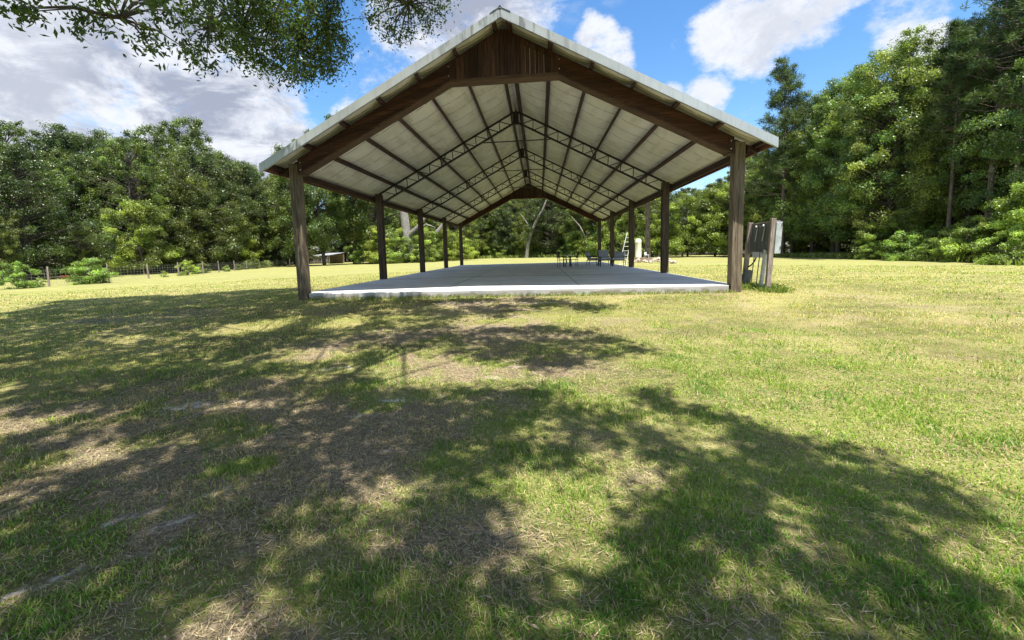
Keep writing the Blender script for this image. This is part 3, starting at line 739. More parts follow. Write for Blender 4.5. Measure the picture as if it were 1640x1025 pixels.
# stone heap and brush
def stone_mesh(seed, r):
    rr = random.Random(seed); mb = MB(); n = 7; vs = []; fs = []
    for i in range(4):
        ph = (i+.5)/4*math.pi
        for t in range(n): k = r*rr.uniform(.72, 1.1); vs.append((k*math.sin(ph)*math.cos(2*math.pi*t/n), k*.8*math.sin(ph)*math.sin(2*math.pi*t/n), k*.55*math.cos(ph)))
    for i in range(3):
        for t in range(n): fs.append((i*n+t, (i+1)*n+t, (i+1)*n+(t+1) % n, i*n+(t+1) % n))
    fs += [tuple(range(n)), tuple(range(4*n-1, 3*n-1, -1))]
    return mb.add(vs, fs).mesh('stone')
SM = [stone_mesh(i, 1) for i in range(4)]
for i in range(34):
    left = i % 3 == 0
    cx, cy = (9.55, 27.5) if left else (10.35, 23.3)
    a = rd.uniform(0, 6.28); q = rd.random()**.7; x = cx+math.cos(a)*q*(.9 if left else .95); y = cy+math.sin(a)*q*1.3
    hgt = max(0, (1-q))*(.22 if left else .48); sz = rd.uniform(.10, .24)
    o = link('broken_stone', SM[i % 4], M['stone'], None, (x, y, float(gz(x, y))+hgt+sz*.3)); o.rotation_euler = (rd.uniform(-.5, .5), rd.uniform(-.5, .5), a); o.scale = (sz, sz, sz*rd.uniform(.7, 1.2))
    if left: tag(o, 'pale broken stone in the low scatter just right of the cream tank', 'stone', 'stones scattered beside the tank')
    else: tag(o, 'pale pinkish broken stone in the taller heap right of the tank', 'stone', 'stones in the taller heap')
mb = MB()
for i in range(60):
    x, y = rd.uniform(9.0, 11.6), rd.uniform(25, 31); a = rd.uniform(0, 3.14); l = rd.uniform(.4, 1.3); z = float(gz(x, y))+rd.uniform(.03, .35)
    mb.tube([(x, y, z), (x+l*math.cos(a), y+l*math.sin(a)*.6, z+rd.uniform(-.1, .28))], [.03, .012], 5)
tag(mb.build('brush_pile', M['brush']), 'low tangle of dry cut branches behind the pale stones', 'brush pile', None, 'stuff')

# ---------------------------------------------------------------- wire fence on the left
FP = [(-31.9, 5.5), (-30.9, 9.2), (-30.4, 12.9), (-30.7, 17.2), (-31.3, 21.2), (-31.9, 25.0), (-32.9, 29.2), (-34.4, 33.4), (-36.0, 38.2), (-37.8, 43), (-39.3, 48.0), (-41, 53), (-42.8, 58), (-44.6, 63), (-46.4, 68)]
fen = thing('wire_fence', 'welded wire fence on weathered wooden posts along the left of the field', 'fence')
for k, (x, y) in enumerate(FP):
    z = float(gz(x, y)); mb = MB(); h = 1.22*rd.uniform(.95, 1.08); mb.tube([(x, y, z-.2), (x+rd.uniform(-.04, .04), y+rd.uniform(-.05, .05), z+h)], [.06, .05], 8)
    mb.build('post', M['wood_old'], fen)
for k in range(len(FP)-1):
    (x0, y0), (x1, y1) = FP[k], FP[k+1]; mb = MB(); za, zb = float(gz(x0, y0)), float(gz(x1, y1))
    for h in (.08, .26, .44, .62, .82, 1.06): mb.beam((x0, y0, za+h), (x1, y1, zb+h), .009, .009)
    L = math.hypot(x1-x0, y1-y0); n = int(L/.32)
    for j in range(n): f = (j+.5)/n; mb.beam((x0+(x1-x0)*f, y0+(y1-y0)*f, za+(zb-za)*f+.08), (x0+(x1-x0)*f, y0+(y1-y0)*f, za+(zb-za)*f+1.06), .006, .006, (0, 1, 0))
    mb.build('wire_mesh', M['wire'], fen)

# ---------------------------------------------------------------- house and shed behind the left trees
hs = thing('house', 'white house with a brown roof glimpsed through the trees on the far left', 'house', (-74, 36, -.45), R(-52))
mb = MB(); mb.box(-14, 14, -4, 4, 0, 3.0); mb.prism([(-3.2, 3.0), (3.2, 3.0), (0, 4.6)], -5.4, -4.0); mb.build('wall', M['house_wall'], hs)
mb = MB(); mb.add([(-14.6, -4.6, 2.9), (14.6, -4.6, 2.9), (14.6, 0, 5.2), (-14.6, 0, 5.2), (14.6, 4.6, 2.9), (-14.6, 4.6, 2.9)], [(0, 1, 2, 3), (3, 2, 4, 5)]); mb.build('roof', M['house_roof'], hs)
for x in (-10.5, -6.5, 5.5, 9.5):
    mb = MB(); mb.box(x-.75, x+.75, -4.06, -3.98, .9, 2.3); w_ = mb.build('window', M['glass_dark'], hs)
    mb = MB(); mb.box(x-.85, x+.85, -4.09, -4.065, 2.3, 2.42); mb.box(x-.85, x+.85, -4.09, -4.065, .78, .9); mb.box(x-.03, x+.03, -4.09, -4.065, .9, 2.3); mb.build('frame', M['white'], w_)
for x in (-2.8, 2.8): mb = MB(); mb.box(x-.12, x+.12, -5.35, -5.11, 0, 3.0); mb.build('porch_post', M['white'], hs)
mb = MB(); mb.box(-.5, .5, -4.06, -3.98, 0, 2.1); mb.build('door', M['glass_dark'], hs)
sh = thing('canopy_shed', 'low open shed with a white metal roof behind the trees left of the second post', 'shed', (-42.5, 76, -.45), R(-25)); sh.scale = (.55, .8, .8)
mb = MB(); mb.add([(-4.5, -2.5, 2.3), (4.5, -2.5, 2.3), (4.5, 2.5, 2.9), (-4.5, 2.5, 2.9), (-4.5, -2.5, 2.38), (4.5, -2.5, 2.38), (4.5, 2.5, 2.98), (-4.5, 2.5, 2.98)], [(0, 3, 2, 1), (4, 5, 6, 7), (0, 1, 5, 4), (1, 2, 6, 5), (2, 3, 7, 6), (3, 0, 4, 7)]); mb.build('roof', M['galv'], sh)
for x in (-4.3, 0, 4.3):
    for y in (-2.3, 2.3): mb = MB(); mb.box(x-.07, x+.07, y-.07, y+.07, 0, 2.4 if y < 0 else 2.85); mb.build('post', M['wood_old'], sh)
mb = MB(); mb.box(-4.2, 4.2, 2.36, 2.42, 0, 2.5); mb.build('rear_wall', M['wood_old'], sh)
wb = thing('wheelbarrow', 'faded red wheelbarrow parked beyond the fence near the white house', 'wheelbarrow', (-42.5, 24.2, float(gz(-42.5, 24.2))), .5); wb.scale = (.5,)*3
mb = MB(); vs = [(-.35, -.28, .35), (.45, -.28, .35), (.45, .28, .35), (-.35, .28, .35), (-.6, -.42, .75), (.75, -.42, .7), (.75, .42, .7), (-.6, .42, .75)]
mb.add(vs, [(0, 3, 2, 1), (0, 1, 5, 4), (1, 2, 6, 5), (2, 3, 7, 6), (3, 0, 4, 7)]); mb.build('tray', M['red'], wb)
mb = MB(); mb.tube([(.8, -.04, .18), (.8, .04, .18)], .18, 16); mb.build('wheel', M['black'], wb)
for s in (-1, 1): mb = MB(); mb.tube([(.8, s*.06, .18), (-.3, s*.25, .36), (-1.1, s*.3, .6)], .02, 6); mb.tube([(-.3, s*.25, .36), (-.35, s*.25, 0)], .02, 6); mb.build('handle', M['black'], wb)

# ---------------------------------------------------------------- trees
def clump_leaves(centres, radii, per, L, Wd, base, shell=.45, flat=.62, up=.35, colvar=.42, droop=0):
    """leaf clouds round clump centres; returns verts, face array, colours"""
    nC = len(centres); n = nC*per; ci = np.repeat(np.arange(nC), per)
    d = norm(rng.normal(size=(n, 3))); rr = (shell + (1-shell)*rng.random(n))*np.where(rng.random(n) < .25, rng.random(n), 1)
    bumpy = 1 + .35*np.sin(d[:, 0]*5+ci)*np.cos(d[:, 1]*4+ci*2.1)
    ax = norm(rng.normal(size=(nC, 3))*np.array([1, 1, .6])); st_ = rng.uniform(-.35, .85, nC)
    dd = d*np.array([1, 1, flat]); dd = dd + ax[ci]*(np.sum(dd*ax[ci], 1)*st_[ci])[:, None]
    P = centres[ci] + dd*(rr*bumpy*radii[ci])[:, None]
    if droop: P[:, 2] -= droop*rng.random(n)*radii[ci]
    N = norm(d*.7 + np.array([0, 0, up]) + rng.normal(0, .55, (n, 3))); U_, V_ = frames(N)
    s = rng.uniform(.6, 1.3, n)
    V = quads(P, U_, V_, L*s, Wd*s)
    cb = np.asarray(base)[rng.integers(0, len(base), nC)]*rng.uniform(1-colvar, 1+colvar, (nC, 1))
    c = cb[ci]*rng.uniform(.75, 1.25, (n, 1))
    i = np.arange(n)
    return V, np.stack([i*4, i*4+1, i*4+2, i*4+3], 1), np.repeat(c, 4, 0)
G_DARK = [(.060, .082, .026), (.048, .070, .022), (.072, .095, .030), (.055, .085, .024)]
G_X = [(.045, .085, .020), (.055, .10, .022), (.040, .075, .022), (.06, .105, .02)]
G_MID = [(.105, .138, .036), (.085, .118, .032), (.125, .16, .04), (.10, .14, .034)]
G_X = [(.065, .12, .024), (.08, .14, .028), (.055, .10, .026), (.095, .15, .03)]
G_LITE = [(.19, .25, .05), (.155, .21, .045), (.23, .29, .06), (.15, .20, .045)]
G_BUSH = [(.22, .30, .065), (.18, .25, .055), (.25, .33, .075), (.15, .21, .045)]
G_X = [(.12, .19, .03), (.10, .17, .035), (.14, .20, .04), (.09, .155, .03)]
G_PINE = [(.045, .08, .028), (.06, .095, .032), (.05, .085, .035)]
def broadleaf(H, Rd, zlo, nc, per, L, base, seed, rc=(.75, 1.5), trunk_r=.26, mat='leaf', barkm='bark', flat=.6):
    global rng
    keep = rng; rng = np.random.default_rng(seed)
    cs_ = []; tries = 0
    lob = rng.uniform(0, 6.28, 4)
    while len(cs_) < nc and tries < nc*60:
        tries += 1
        u = rng.random(); prof = math.sqrt(max(0.02, 1-((u-.42)/.60)**2))*(1 if u < .75 else .9)
        a = rng.uniform(0, 2*math.pi); lobr = 1+.22*math.sin(2*a+lob[0])+.16*math.sin(3*a+lob[1]+4*u)+.12*math.sin(7*u+lob[2])
        q = math.sqrt(rng.uniform(.10, 1.0)); r = Rd*prof*q*lobr
        c_ = np.array([r*math.cos(a), r*math.sin(a), zlo+(H-zlo)*u])
        if all(np.sum(((c_-d)*np.array([1, 1, 1.3]))**2) > (.62*rc[0]+.2)**2 for d in cs_): cs_.append(c_)
    cs_ = np.array(cs_); rad = rng.uniform(rc[0], rc[1], len(cs_))*(1-.25*(cs_[:, 2]-zlo)/(H-zlo))
    ex = cs_[rng.integers(0, len(cs_), len(cs_)//3)]; cen_ = np.array([0, 0, zlo+(H-zlo)*.42])
    dv = ex-cen_; ex = cen_+dv*rng.uniform(1.02, 1.13, (len(ex), 1)); ex = ex[ex[:, 2] > zlo*.8]
    cs_ = np.concatenate([cs_, ex]); rad = np.concatenate([rad, rng.uniform(.35, .75, len(ex))*(rc[1]/1.1)])
    V, F_, C_ = clump_leaves(cs_, rad, per, L, L*.52, base, flat=flat)
    crown = mesh_arrays('crown', V, [F_], colour=C_)
    mb = MB(); bx, by = rng.normal(0, .35, 2); ht = H*.86
    tp = [(0, 0, -.4), (bx*.2, by*.2, H*.15), (bx*.6, by*.5, H*.35), (bx, by, H*.6), (bx*1.1, by*1.2, ht)]
    mb.tube(tp, [trunk_r*1.35, trunk_r, trunk_r*.8, trunk_r*.5, trunk_r*.1], 10)
    for c_, r_ in zip(cs_, rad):
        hz = max(H*.14, min(c_[2]-.25*math.hypot(c_[0], c_[1])-.4, ht*.95)); f = hz/H; k = min(1, f/.6)
        s0 = Vector((bx*k, by*k, hz)); e = Vector(c_); md = s0.lerp(e, .5)+Vector((rng.normal(0, .15), rng.normal(0, .15), .1+rng.random()*.2))
        rb = trunk_r*.28*(1-.6*f); mb.tube([s0, md, e], [rb, rb*.6, rb*.2], 5, cap=False)
    trunk = mb.mesh('trunk', True); trunk.materials.append(M[barkm]); crown.materials.append(M[mat])
    rng = keep
    return trunk, crown
def pine(H, zlo, Rd, nb, seed, trunk_r=.2):
    global rng
    keep = rng; rng = np.random.default_rng(seed)
    mb = MB(); bx, by = rng.normal(0, .3, 2)
    def tx(z): k = z/H; return Vector((bx*k*k, by*k*k, z))
    mb.tube([tx(z) for z in np.linspace(-.4, H, 8)], list(np.linspace(trunk_r*1.2, .03, 8)), 10)
    ends = []
    for i in range(nb):
        u = rng.random()**.8; z = zlo+(H-zlo)*u; a = rng.uniform(0, 6.283); r = Rd*(1.05-u)*rng.uniform(.5, 1.1)+.35
        d = Vector((math.cos(a), math.sin(a), rng.uniform(.05, .5))); s0 = tx(z-.2); e = s0+d*r; md = s0.lerp(e, .5)+Vector((0, 0, -.12*r))
        mb.tube([s0, md, e], [.045, .03, .012], 5, cap=False); ends.append(e)
        for j in range(3):
            f = rng.uniform(.45, .95); q = s0.lerp(e, f)+Vector(rng.normal(0, .28, 3)); mb.tube([s0.lerp(e, f*.8), q], [.018, .008], 4, cap=False); ends.append(q)
    E_ = np.array([list(e) for e in ends]); nE = len(E_); per = 34; n = nE*per; ci = np.repeat(np.arange(nE), per)
    d = norm(rng.normal(size=(n, 3))+np.array([0, 0, .35])); Ln = rng.uniform(.26, .46, n)
    P = E_[ci]+d*(Ln*.55)[:, None]+rng.normal(0, .09, (n, 3)); aa = norm(np.cross(d, rng.normal(size=(n, 3))))
    V = quads(P, d, aa, Ln, np.full(n, .045)); i = np.arange(n)
    cb = np.array(G_PINE)[rng.integers(0, 3, nE)]*rng.uniform(.7, 1.35, (nE, 1)); C_ = cb[ci]*rng.uniform(.8, 1.2, (n, 1))
    crown = mesh_arrays('crown', V, [np.stack([i*4, i*4+1, i*4+2, i*4+3], 1)], colour=np.repeat(C_, 4, 0)); crown.materials.append(M['needle'])
    trunk = mb.mesh('trunk', True); trunk.materials.append(M['bark_pine']); rng = keep
    return trunk, crown
G_NEAR = [(.145, .195, .058), (.12, .17, .052), (.17, .215, .06), (.135, .195, .055)]
KIND = {
 'oak_a': broadleaf(15.0, 5.0, 1.4, 150, 300, .19, G_DARK, 101, rc=(.6, 1.3), flat=.8),
 'oak_b': broadleaf(16.0, 4.4, 2.2, 140, 300, .19, G_MID, 102, rc=(.6, 1.2), flat=.85),
 'oak_c': broadleaf(14.0, 5.4, .8, 160, 300, .19, G_DARK+G_MID[:1], 103, rc=(.6, 1.3), flat=.8),
 'tall_a': broadleaf(17.5, 3.6, 3.2, 120, 300, .19, G_MID, 104, trunk_r=.2, rc=(.55, 1.1), flat=.9),
 'near_a': broadleaf(14.0, 3.7, 1.8, 180, 300, .135, G_NEAR, 105, rc=(.4, .95), trunk_r=.16, flat=.75),
 'near_b': broadleaf(15.5, 3.9, 2.3, 190, 300, .135, G_NEAR, 106, rc=(.4, .95), trunk_r=.17, flat=.75),
 'near_c': broadleaf(12.0, 3.4, 1.0, 180, 400, .135, G_DARK+G_MID, 107, rc=(.4, .85), trunk_r=.14, flat=.75),
 'near_tall': broadleaf(16.0, 3.3, 4.2, 190, 320, .135, G_NEAR, 112, rc=(.4, .9), trunk_r=.17, flat=.85),
 'oak_d': broadleaf(15.5, 4.8, 1.8, 230, 190, .17, G_MID+G_LITE[1:2], 113, rc=(.4, .85), flat=.9),
 'small': broadleaf(7.0, 2.6, .3, 75, 380, .14, G_LITE+G_MID[:1], 108, rc=(.5, .95), trunk_r=.09),
 'understory': broadleaf(4.6, 2.4, .1, 46, 420, .13, G_LITE+G_BUSH, 109, rc=(.4, .8), trunk_r=.06),
 'shrub': broadleaf(2.0, 1.35, .05, 34, 260, .10, G_BUSH, 110, rc=(.25, .5), trunk_r=.03),
 'shrub_dark': broadleaf(2.6, 1.6, .05, 34, 300, .12, G_MID, 111, rc=(.3, .6), trunk_r=.04),
 'pine_a': pine(22, 10.0, 3.9, 120, 120, .15), 'pine_b': pine(24, 12.5, 3.8, 95, 121), 'pine_c': pine(18, 6.0, 3.6, 120, 122, .18),
}
NAME = {'pine_a': 'pine_tree', 'pine_b': 'pine_tree', 'pine_c': 'pine_tree', 'shrub': 'shrub', 'shrub_dark': 'shrub', 'understory': 'understory_shrub', 'small': 'young_tree'}
def plant(kind, x, y, rz, sc, label, cat, group=None, name=None, sxy=None):
    tr, cr = KIND[kind]; t = thing(name or NAME.get(kind, 'broadleaf_tree'), label, cat, (x, y, float(gz(x, y))-.05), rz, group)
    t.scale = (sxy or sc, sxy or sc, sc)
    link('trunk', tr, None, t); link('crown', cr, None, t); return t
rt = random.Random(77)
# right edge of the field
ORD = ['first', 'second', 'third', 'fourth', 'fifth', 'sixth', 'seventh', 'eighth', 'ninth', 'tenth', 'eleventh', 'twelfth', 'thirteenth', 'fourteenth', 'fifteenth']
def rx(y): return np.interp(y, [-20, 10, 13, 16, 20, 25, 29, 35, 42, 50], [24.6, 25.2, 26.2, 27.6, 27.6, 28.4, 28.2, 28.6, 27.5, 27])
FRONT = [(26.8, 'near_b', 1.06), (29.0, 'near_a', 1.16), (31.0, 'near_tall', 1.0), (33.0, 'near_a', 1.12), (35.2, 'near_b', 1.06), (37.4, 'near_a', 1.12), (39.8, 'near_b', .98), (42.4, 'near_a', .88), (45.2, 'near_c', .85)]
for k, (y, kind, sc) in enumerate(FRONT):
    plant(kind, float(rx(y))+.6+(k*37 % 10)*.12, y, k*1.9, sc, '%s leafy tree in the right hand front row, counted from the right' % ORD[k], 'tree', 'front row of trees on the right')
for k, (x, y, kind, sc) in enumerate([(30.5, 15.5, 'near_tall', .95), (32.3, 19.6, 'near_tall', .95), (31.2, 22.6, 'near_tall', .86), (33.6, 23.6, 'near_tall', .98), (31.6, 25.4, 'near_tall', .84), (35.5, 27.5, 'near_tall', 1.05), (36.5, 22.5, 'near_tall', 1.05)]):
    plant(kind, x, y, k*2.3, sc, '%s leafy tree above the bright undergrowth, counted from the right' % ORD[k], 'tree', 'leafy trees above the bright undergrowth')
for dx, sp_, hh in ((6.5, 5.0, .95), (12, 5.4, 1.0), (19, 6.0, 1.0)):
    y = 12. if dx > 10 else 30.
    while y < 60:
        kd = rt.choice(['oak_d', 'oak_b', 'tall_a', 'oak_d'])
        plant(kd, float(rx(y))+dx+rt.uniform(-1.5, 1.5), y, rt.uniform(0, 6.28), hh*rt.uniform(.72, 1.08), ('narrow' if kd == 'tall_a' else 'broad') + ' crowned tree in the deeper rows of the wood on the right', 'tree', ('narrow' if kd == 'tall_a' else 'broad')+' trees in the deeper right wood')
        y += sp_*rt.uniform(.8, 1.3)
for i, (x, y, kd, sc, lb) in enumerate([
    (30.6, 20.4, 'pine_b', .88, 'tall pine with the highest ragged top at the upper right'), (30.4, 18.6, 'pine_a', .92, 'tall pine whose top touches the right picture edge'),
    (31.4, 24.8, 'pine_b', .72, 'pine with open limbs just left of the tallest pine'), (29.4, 21.8, 'pine_b', .60, 'slim pine trunk rising out of the undergrowth left of the upper right pines'),
    (33.5, 22.0, 'pine_a', .95, 'pine deeper in the wood between the upper right pines'), (26.8, 38.2, 'pine_c', 1.12, 'narrow pine top rising above the right eave of the pavilion'),
    (33.5, 26.5, 'pine_b', .75, 'thin pine deeper in the right hand wood')]):
    plant(kd, x, y, i*1.3, sc, lb, 'pine tree')
# bright undergrowth on the right
for i in range(36):
    y = rt.uniform(11, 26.0); x = float(rx(y))-1.6+rt.random()*4.4
    plant(rt.choice(['shrub', 'understory', 'shrub', 'shrub_dark']), x, y, rt.uniform(0, 6.28), rt.uniform(.55, 1.05), 'bright green undergrowth bush at the foot of the right hand pines', 'bush', 'bright undergrowth bushes on the right')
for i in range(26):
    y = rt.uniform(26, 46); x = float(rx(y))+2.6+rt.random()*5
    plant(rt.choice(['shrub', 'shrub', 'understory', 'shrub_dark']), x, y, rt.uniform(0, 6.28), rt.uniform(.5, .85), 'low green bush in the shade between the right hand tree trunks', 'bush', 'bushes between the right hand trunks')
plant('shrub', 25.9, 24.2, .4, .62, 'bright yellow green round shrub at the edge of the right hand trees', 'shrub')
# trees between the right corner and the back
for i, (x, y, kd, sc) in enumerate([(19.5, 48, 'small', 1.15), (23.2, 47, 'small', 1.3), (16.2, 52.5, 'small', 1.25), (21.5, 52, 'near_c', .78), (25.5, 47.5, 'near_c', .85), (13, 58, 'small', 1.3), (18, 57, 'near_c', .8), (27.5, 44.5, 'near_a', .85)]):
    plant(kd, x, y, i*1.1, sc, 'lower %s tree seen past the right hand posts, %s of eight by nearness' % ('bright' if kd == 'small' else 'darker', ORD[i]), 'tree', 'lower trees behind the right hand posts')
for i in range(12): plant(rt.choice(['near_c', 'oak_c']), 13+i*1.9+rt.uniform(-1, 1), 64+rt.uniform(-3, 8), rt.uniform(0, 6), rt.uniform(.75, .95), 'tree standing behind the lower bright trees right of the pavilion', 'tree', 'trees behind the lower bright trees')
# back of the pavilion
def back_y(x): return np.interp(x, [-46, -38, -30, -20, -12, 0, 8, 14, 20], [98, 96, 88, 66, 86, 78, 66, 58, 54])
for dy, s_, st_ in ((1.5, .95, 4.0), (7, 1.1, 4.5), (13, 1.2, 5), (20, 1.3, 6)):
    x = -52.
    while x < 20:
        yy = float(back_y(x))+dy+rt.uniform(-1.5, 1.5)
        sc = s_*rt.uniform(.85, 1.1)
        if x > 6: sc *= .86
        plant(rt.choice(['oak_a', 'oak_b', 'oak_c', 'oak_d']), x, yy, rt.uniform(0, 6.28), sc, 'dark broadleaf tree in the wood behind the far end of the pavilion', 'tree', 'wood behind the pavilion')
        x += st_*rt.uniform(.8, 1.2)
for i, (x, y, sc) in enumerate([(-31, 62, 1.45), (-27.8, 64, 1.55), (-34.5, 58, 1.2), (-37, 56, 1.18), (-40.5, 60, 1.1)]):
    plant(['tall_a', 'oak_b'][i % 2], x, y, i*2., sc, ['second tree top from the right rising over the left roof slope', 'rightmost tree top rising over the left roof slope', 'middle tree top rising over the left roof slope', 'tree top just left of the left roof eave', 'tall tree top furthest left of the left roof eave'][i], 'tree', 'tall trees above the left roof slope')
for i in range(30):
    x = rt.uniform(-14, 17); y = float(back_y(x))-1.2+rt.random()*2
    plant(rt.choice(['shrub', 'understory', 'shrub']), x, y, rt.uniform(0, 6.28), rt.uniform(.5, .95), 'low bright bush along the far edge of the mown field', 'bush', 'bushes along the far field edge')
for i, (x, y, kd, sc) in enumerate([(-22.5, 60, 'understory', 1.25), (-25.5, 59, 'small', .95), (-20, 58.5, 'shrub_dark', 1.3), (-17.3, 60, 'understory', 1.2), (-15, 62, 'small', .8), (-28, 61, 'understory', 1.1), (-23.5, 57.5, 'shrub', 1.2), (-18.6, 57.6, 'shrub', 1.1), (-13, 65, 'understory', 1.1), (9.5, 64, 'small', .8), (7.4, 67, 'understory', 1.0), (11.5, 60, 'understory', 1.2)]):
    plant(kd, x, y, i*.9, sc, 'sunlit yellow green bushy growth beyond the far '+('left' if x < 0 else 'right')+' posts of the pavilion', 'bush', 'sunlit growth beyond the far '+('left' if x < 0 else 'right')+' posts')
# distinct trunks
def bare_trunk(name, label, pts, rad, limbs, matn):
    t = thing(name, label, 'tree trunk', pts[0]); p0 = Vector(pts[0])
    mb = MB(); mb.tube([Vector(p)-p0 for p in pts], rad, 12); mb.build('trunk', M[matn], t, 0, True)
    for lp, lr in limbs: mb = MB(); mb.tube([Vector(p)-p0 for p in lp], lr, 8); mb.build('limb', M[matn], t, 0, True)
bare_trunk('leaning_tree', 'pale leaning tree trunk in the wood framed by the pavilion opening', [(-1.6, 72.5, -.6), (-1.2, 72.5, 2.4), (-.6, 72.4, 4.6), (.5, 72.2, 6.8), (1.7, 72, 8.8), (2.4, 72, 10.5)], [.36, .33, .31, .27, .2, .14], [([(-.4, 72.3, 5), (-1.6, 72.2, 6.8), (-2.6, 72, 8.2)], [.18, .12, .06])], 'bark_pale')
bare_trunk('old_oak', 'thick pale trunk with spreading bare limbs behind the third left post', [(-21.2, 61, -.6), (-21.1, 61, 3.5), (-21.5, 61, 7.5), (-22, 61.2, 12)], [.95, .75, .7, .5], [([(-21, 60.8, 4.2), (-18.8, 60.2, 5.8), (-17.2, 60, 7.6), (-15.6, 60, 8.4)], [.4, .32, .25, .12]), ([(-18.6, 60.2, 5.4), (-17.6, 60, 6), (-16, 59.8, 5.4)], [.16, .12, .06]), ([(-15.8, 60, 4.6), (-14.4, 60, 6.2), (-12.6, 60, 7.6)], [.35, .3, .2])], 'bark_pale')
bare_trunk('dead_tree', 'thin grey bent sapling right of the leaning trunk under the roof', [(8.9, 63, -.5), (8.6, 62.8, 3), (7.6, 62.6, 5), (6.2, 62.4, 6.6)], [.16, .13, .1, .05], [([(8.5, 62.8, 3), (9.4, 62.6, 4.2)], [.06, .03])], 'bark_pale')
t = plant('pine_c', 13.3, 40.3, .8, 1.0, 'straight grey pine trunk standing in the open right of the water tank', 'pine tree', sxy=1.5)
# left wood beyond the fence
def lw(y): return np.interp(y, [-10, 15, 25, 35, 45, 60, 80], [-58, -50, -48.5, -46, -46, -49, -56])
k = 0
for dx, s_, st_ in ((0, .90, 4.4), (6, 1.04, 4.6), (12.5, 1.12, 5.2), (20, 1.15, 6)):
    y = 2.
    while y < 92:
        kd = rt.choice(['oak_a', 'oak_a', 'oak_c', 'tall_a', 'oak_c', 'oak_d']); sc = s_*rt.uniform(.82, 1.12)*(1+.24*float(sm(y, 38, 56)))
        x = float(lw(y))-dx+rt.uniform(-1.8, 1.8)
        if dx < 10 and kd == 'tall_a': sc *= .9
        gap = (abs(y-30) < 3.0 and dx < 10)
        if not gap: plant(kd, x, y, rt.uniform(0, 6.28), sc, 'dark green broadleaf tree in the wood beyond the wire fence on the left', 'tree', 'wood beyond the left fence')
        y += st_*rt.uniform(.75, 1.25); k += 1
for i, (x, y, kd, sc) in enumerate([(-43.5, 33.5, 'small', 1.15), (-44.5, 27, 'near_c', .5), (-45, 21, 'near_c', .5), (-43.8, 38, 'near_c', .62), (-44, 44, 'near_c', .7), (-46, 17, 'near_c', .6), (-44.6, 51, 'small', 1.2), (-46, 57, 'near_c', .7)]):
    plant(kd, x, y, i*1.7, sc, ['lighter green tree above the third fence post', 'low lighter tree behind the second fence post', 'lighter shrubby tree behind the leftmost bush', 'darker short tree above the fourth fence post', 'lighter green tree behind the fifth fence post', 'short tree at the far left picture edge', 'lighter green tree where the fence nears the pavilion', 'short dark tree just left of the front left post'][i], 'tree', 'shorter trees in front of the left wood')
for i, (x, y, sc, lb) in enumerate([(-30.4, 11.2, .80, 'bright green bush leaning on the fence post at the far left'), (-29.9, 15.0, .85, 'wide bright green bush in front of the fence between two posts'), (-32.6, 26.8, .72, 'round pale green bush by the fence nearest the pavilion'), (-31.0, 12.9, .3, 'tiny plant at the foot of the leftmost fence post'), (-31.7, 23.2, .28, 'small weed in front of the middle of the fence')]):
    plant('shrub', x, y, i*1.4, sc, lb, 'bush', name='bush', sxy=sc*(1.2 if i == 1 else .8))
for i in range(22):
    f = rt.uniform(0, 1); y = 28+f*38; x = float(np.interp(y, [p[1] for p in FP], [p[0] for p in FP]))-.8+rt.uniform(-.7, .5)
    plant(rt.choice(['shrub', 'shrub_dark']), x, y, rt.uniform(0, 6), rt.uniform(.28, .6), 'low weedy bush growing along the distant part of the wire fence', 'bush', 'weedy bushes along the far fence')
for i in range(60):
    y = rt.uniform(-6, 88); x = float(lw(y))-rt.uniform(1, 12)
    if abs(y-30) < 4: continue
    plant('shrub_dark', x, y, rt.uniform(0, 6), rt.uniform(.9, 1.6), 'dark shade bush low in the wood beyond the wire fence', 'bush', 'dark bushes low in the left wood')
for i in range(50):
    x = rt.uniform(-44, 20); y = float(back_y(x))+rt.uniform(.5, 9)
    plant(rt.choice(['shrub_dark', 'understory', 'small']), x, y, rt.uniform(0, 6), rt.uniform(.8, 1.5), 'dark leafy undergrowth bush inside the wood behind the pavilion', 'bush', 'undergrowth inside the wood behind the pavilion')
# weeds at the utility stand and the slab edge
def tuft_field(name, label, pts, hgt, wd, n_each, spread, colr):
    P = np.array([(x+rng.normal(0, spread), y+rng.normal(0, spread)) for x, y in pts for _ in range(n_each)]); n = len(P)
    x, y = P[:, 0], P[:, 1]; k = ~in_slab(x, y); x, y = x[k], y[k]; n = len(x); z = gz(x, y); a = rng.uniform(0, 6.28, n); ln = rng.uniform(.1, .9, n); h = hgt*rng.uniform(.4, 1.3, n)
    V = np.stack([np.stack([x-np.sin(a)*wd/2, y+np.cos(a)*wd/2, z], 1), np.stack([x+np.sin(a)*wd/2, y-np.cos(a)*wd/2, z], 1),
                  np.stack([x+np.cos(a)*h*np.sin(ln)*.5+np.sin(a)*wd/2, y+np.sin(a)*h*np.sin(ln)*.5-np.cos(a)*wd/2, z+h*.6], 1),
                  np.stack([x+np.cos(a)*h*np.sin(ln), y+np.sin(a)*h*np.sin(ln), z+h*np.cos(ln)], 1)], 1).reshape(-1, 3); i = np.arange(n)
    c = np.array(colr)[rng.integers(0, len(colr), n)]*rng.uniform(.7, 1.2, (n, 1))
    return tag(link(name, mesh_arrays(name, V, [np.stack([i*4, i*4+1, i*4+2, i*4+3], 1)], colour=np.repeat(c, 4, 0)), M['grass']), label, 'weeds', None, 'stuff')
tuft_field('weeds', 'leafy weeds growing round the feet of the utility stand', [(7.0, 1.1), (7.0, .2), (6.9, -.1), (7.05, .6), (6.6, .4), (7.2, -.2), (7.3, .4)],   .17, .012, 150, .11, G_LITE+[(.2, .26, .06)])
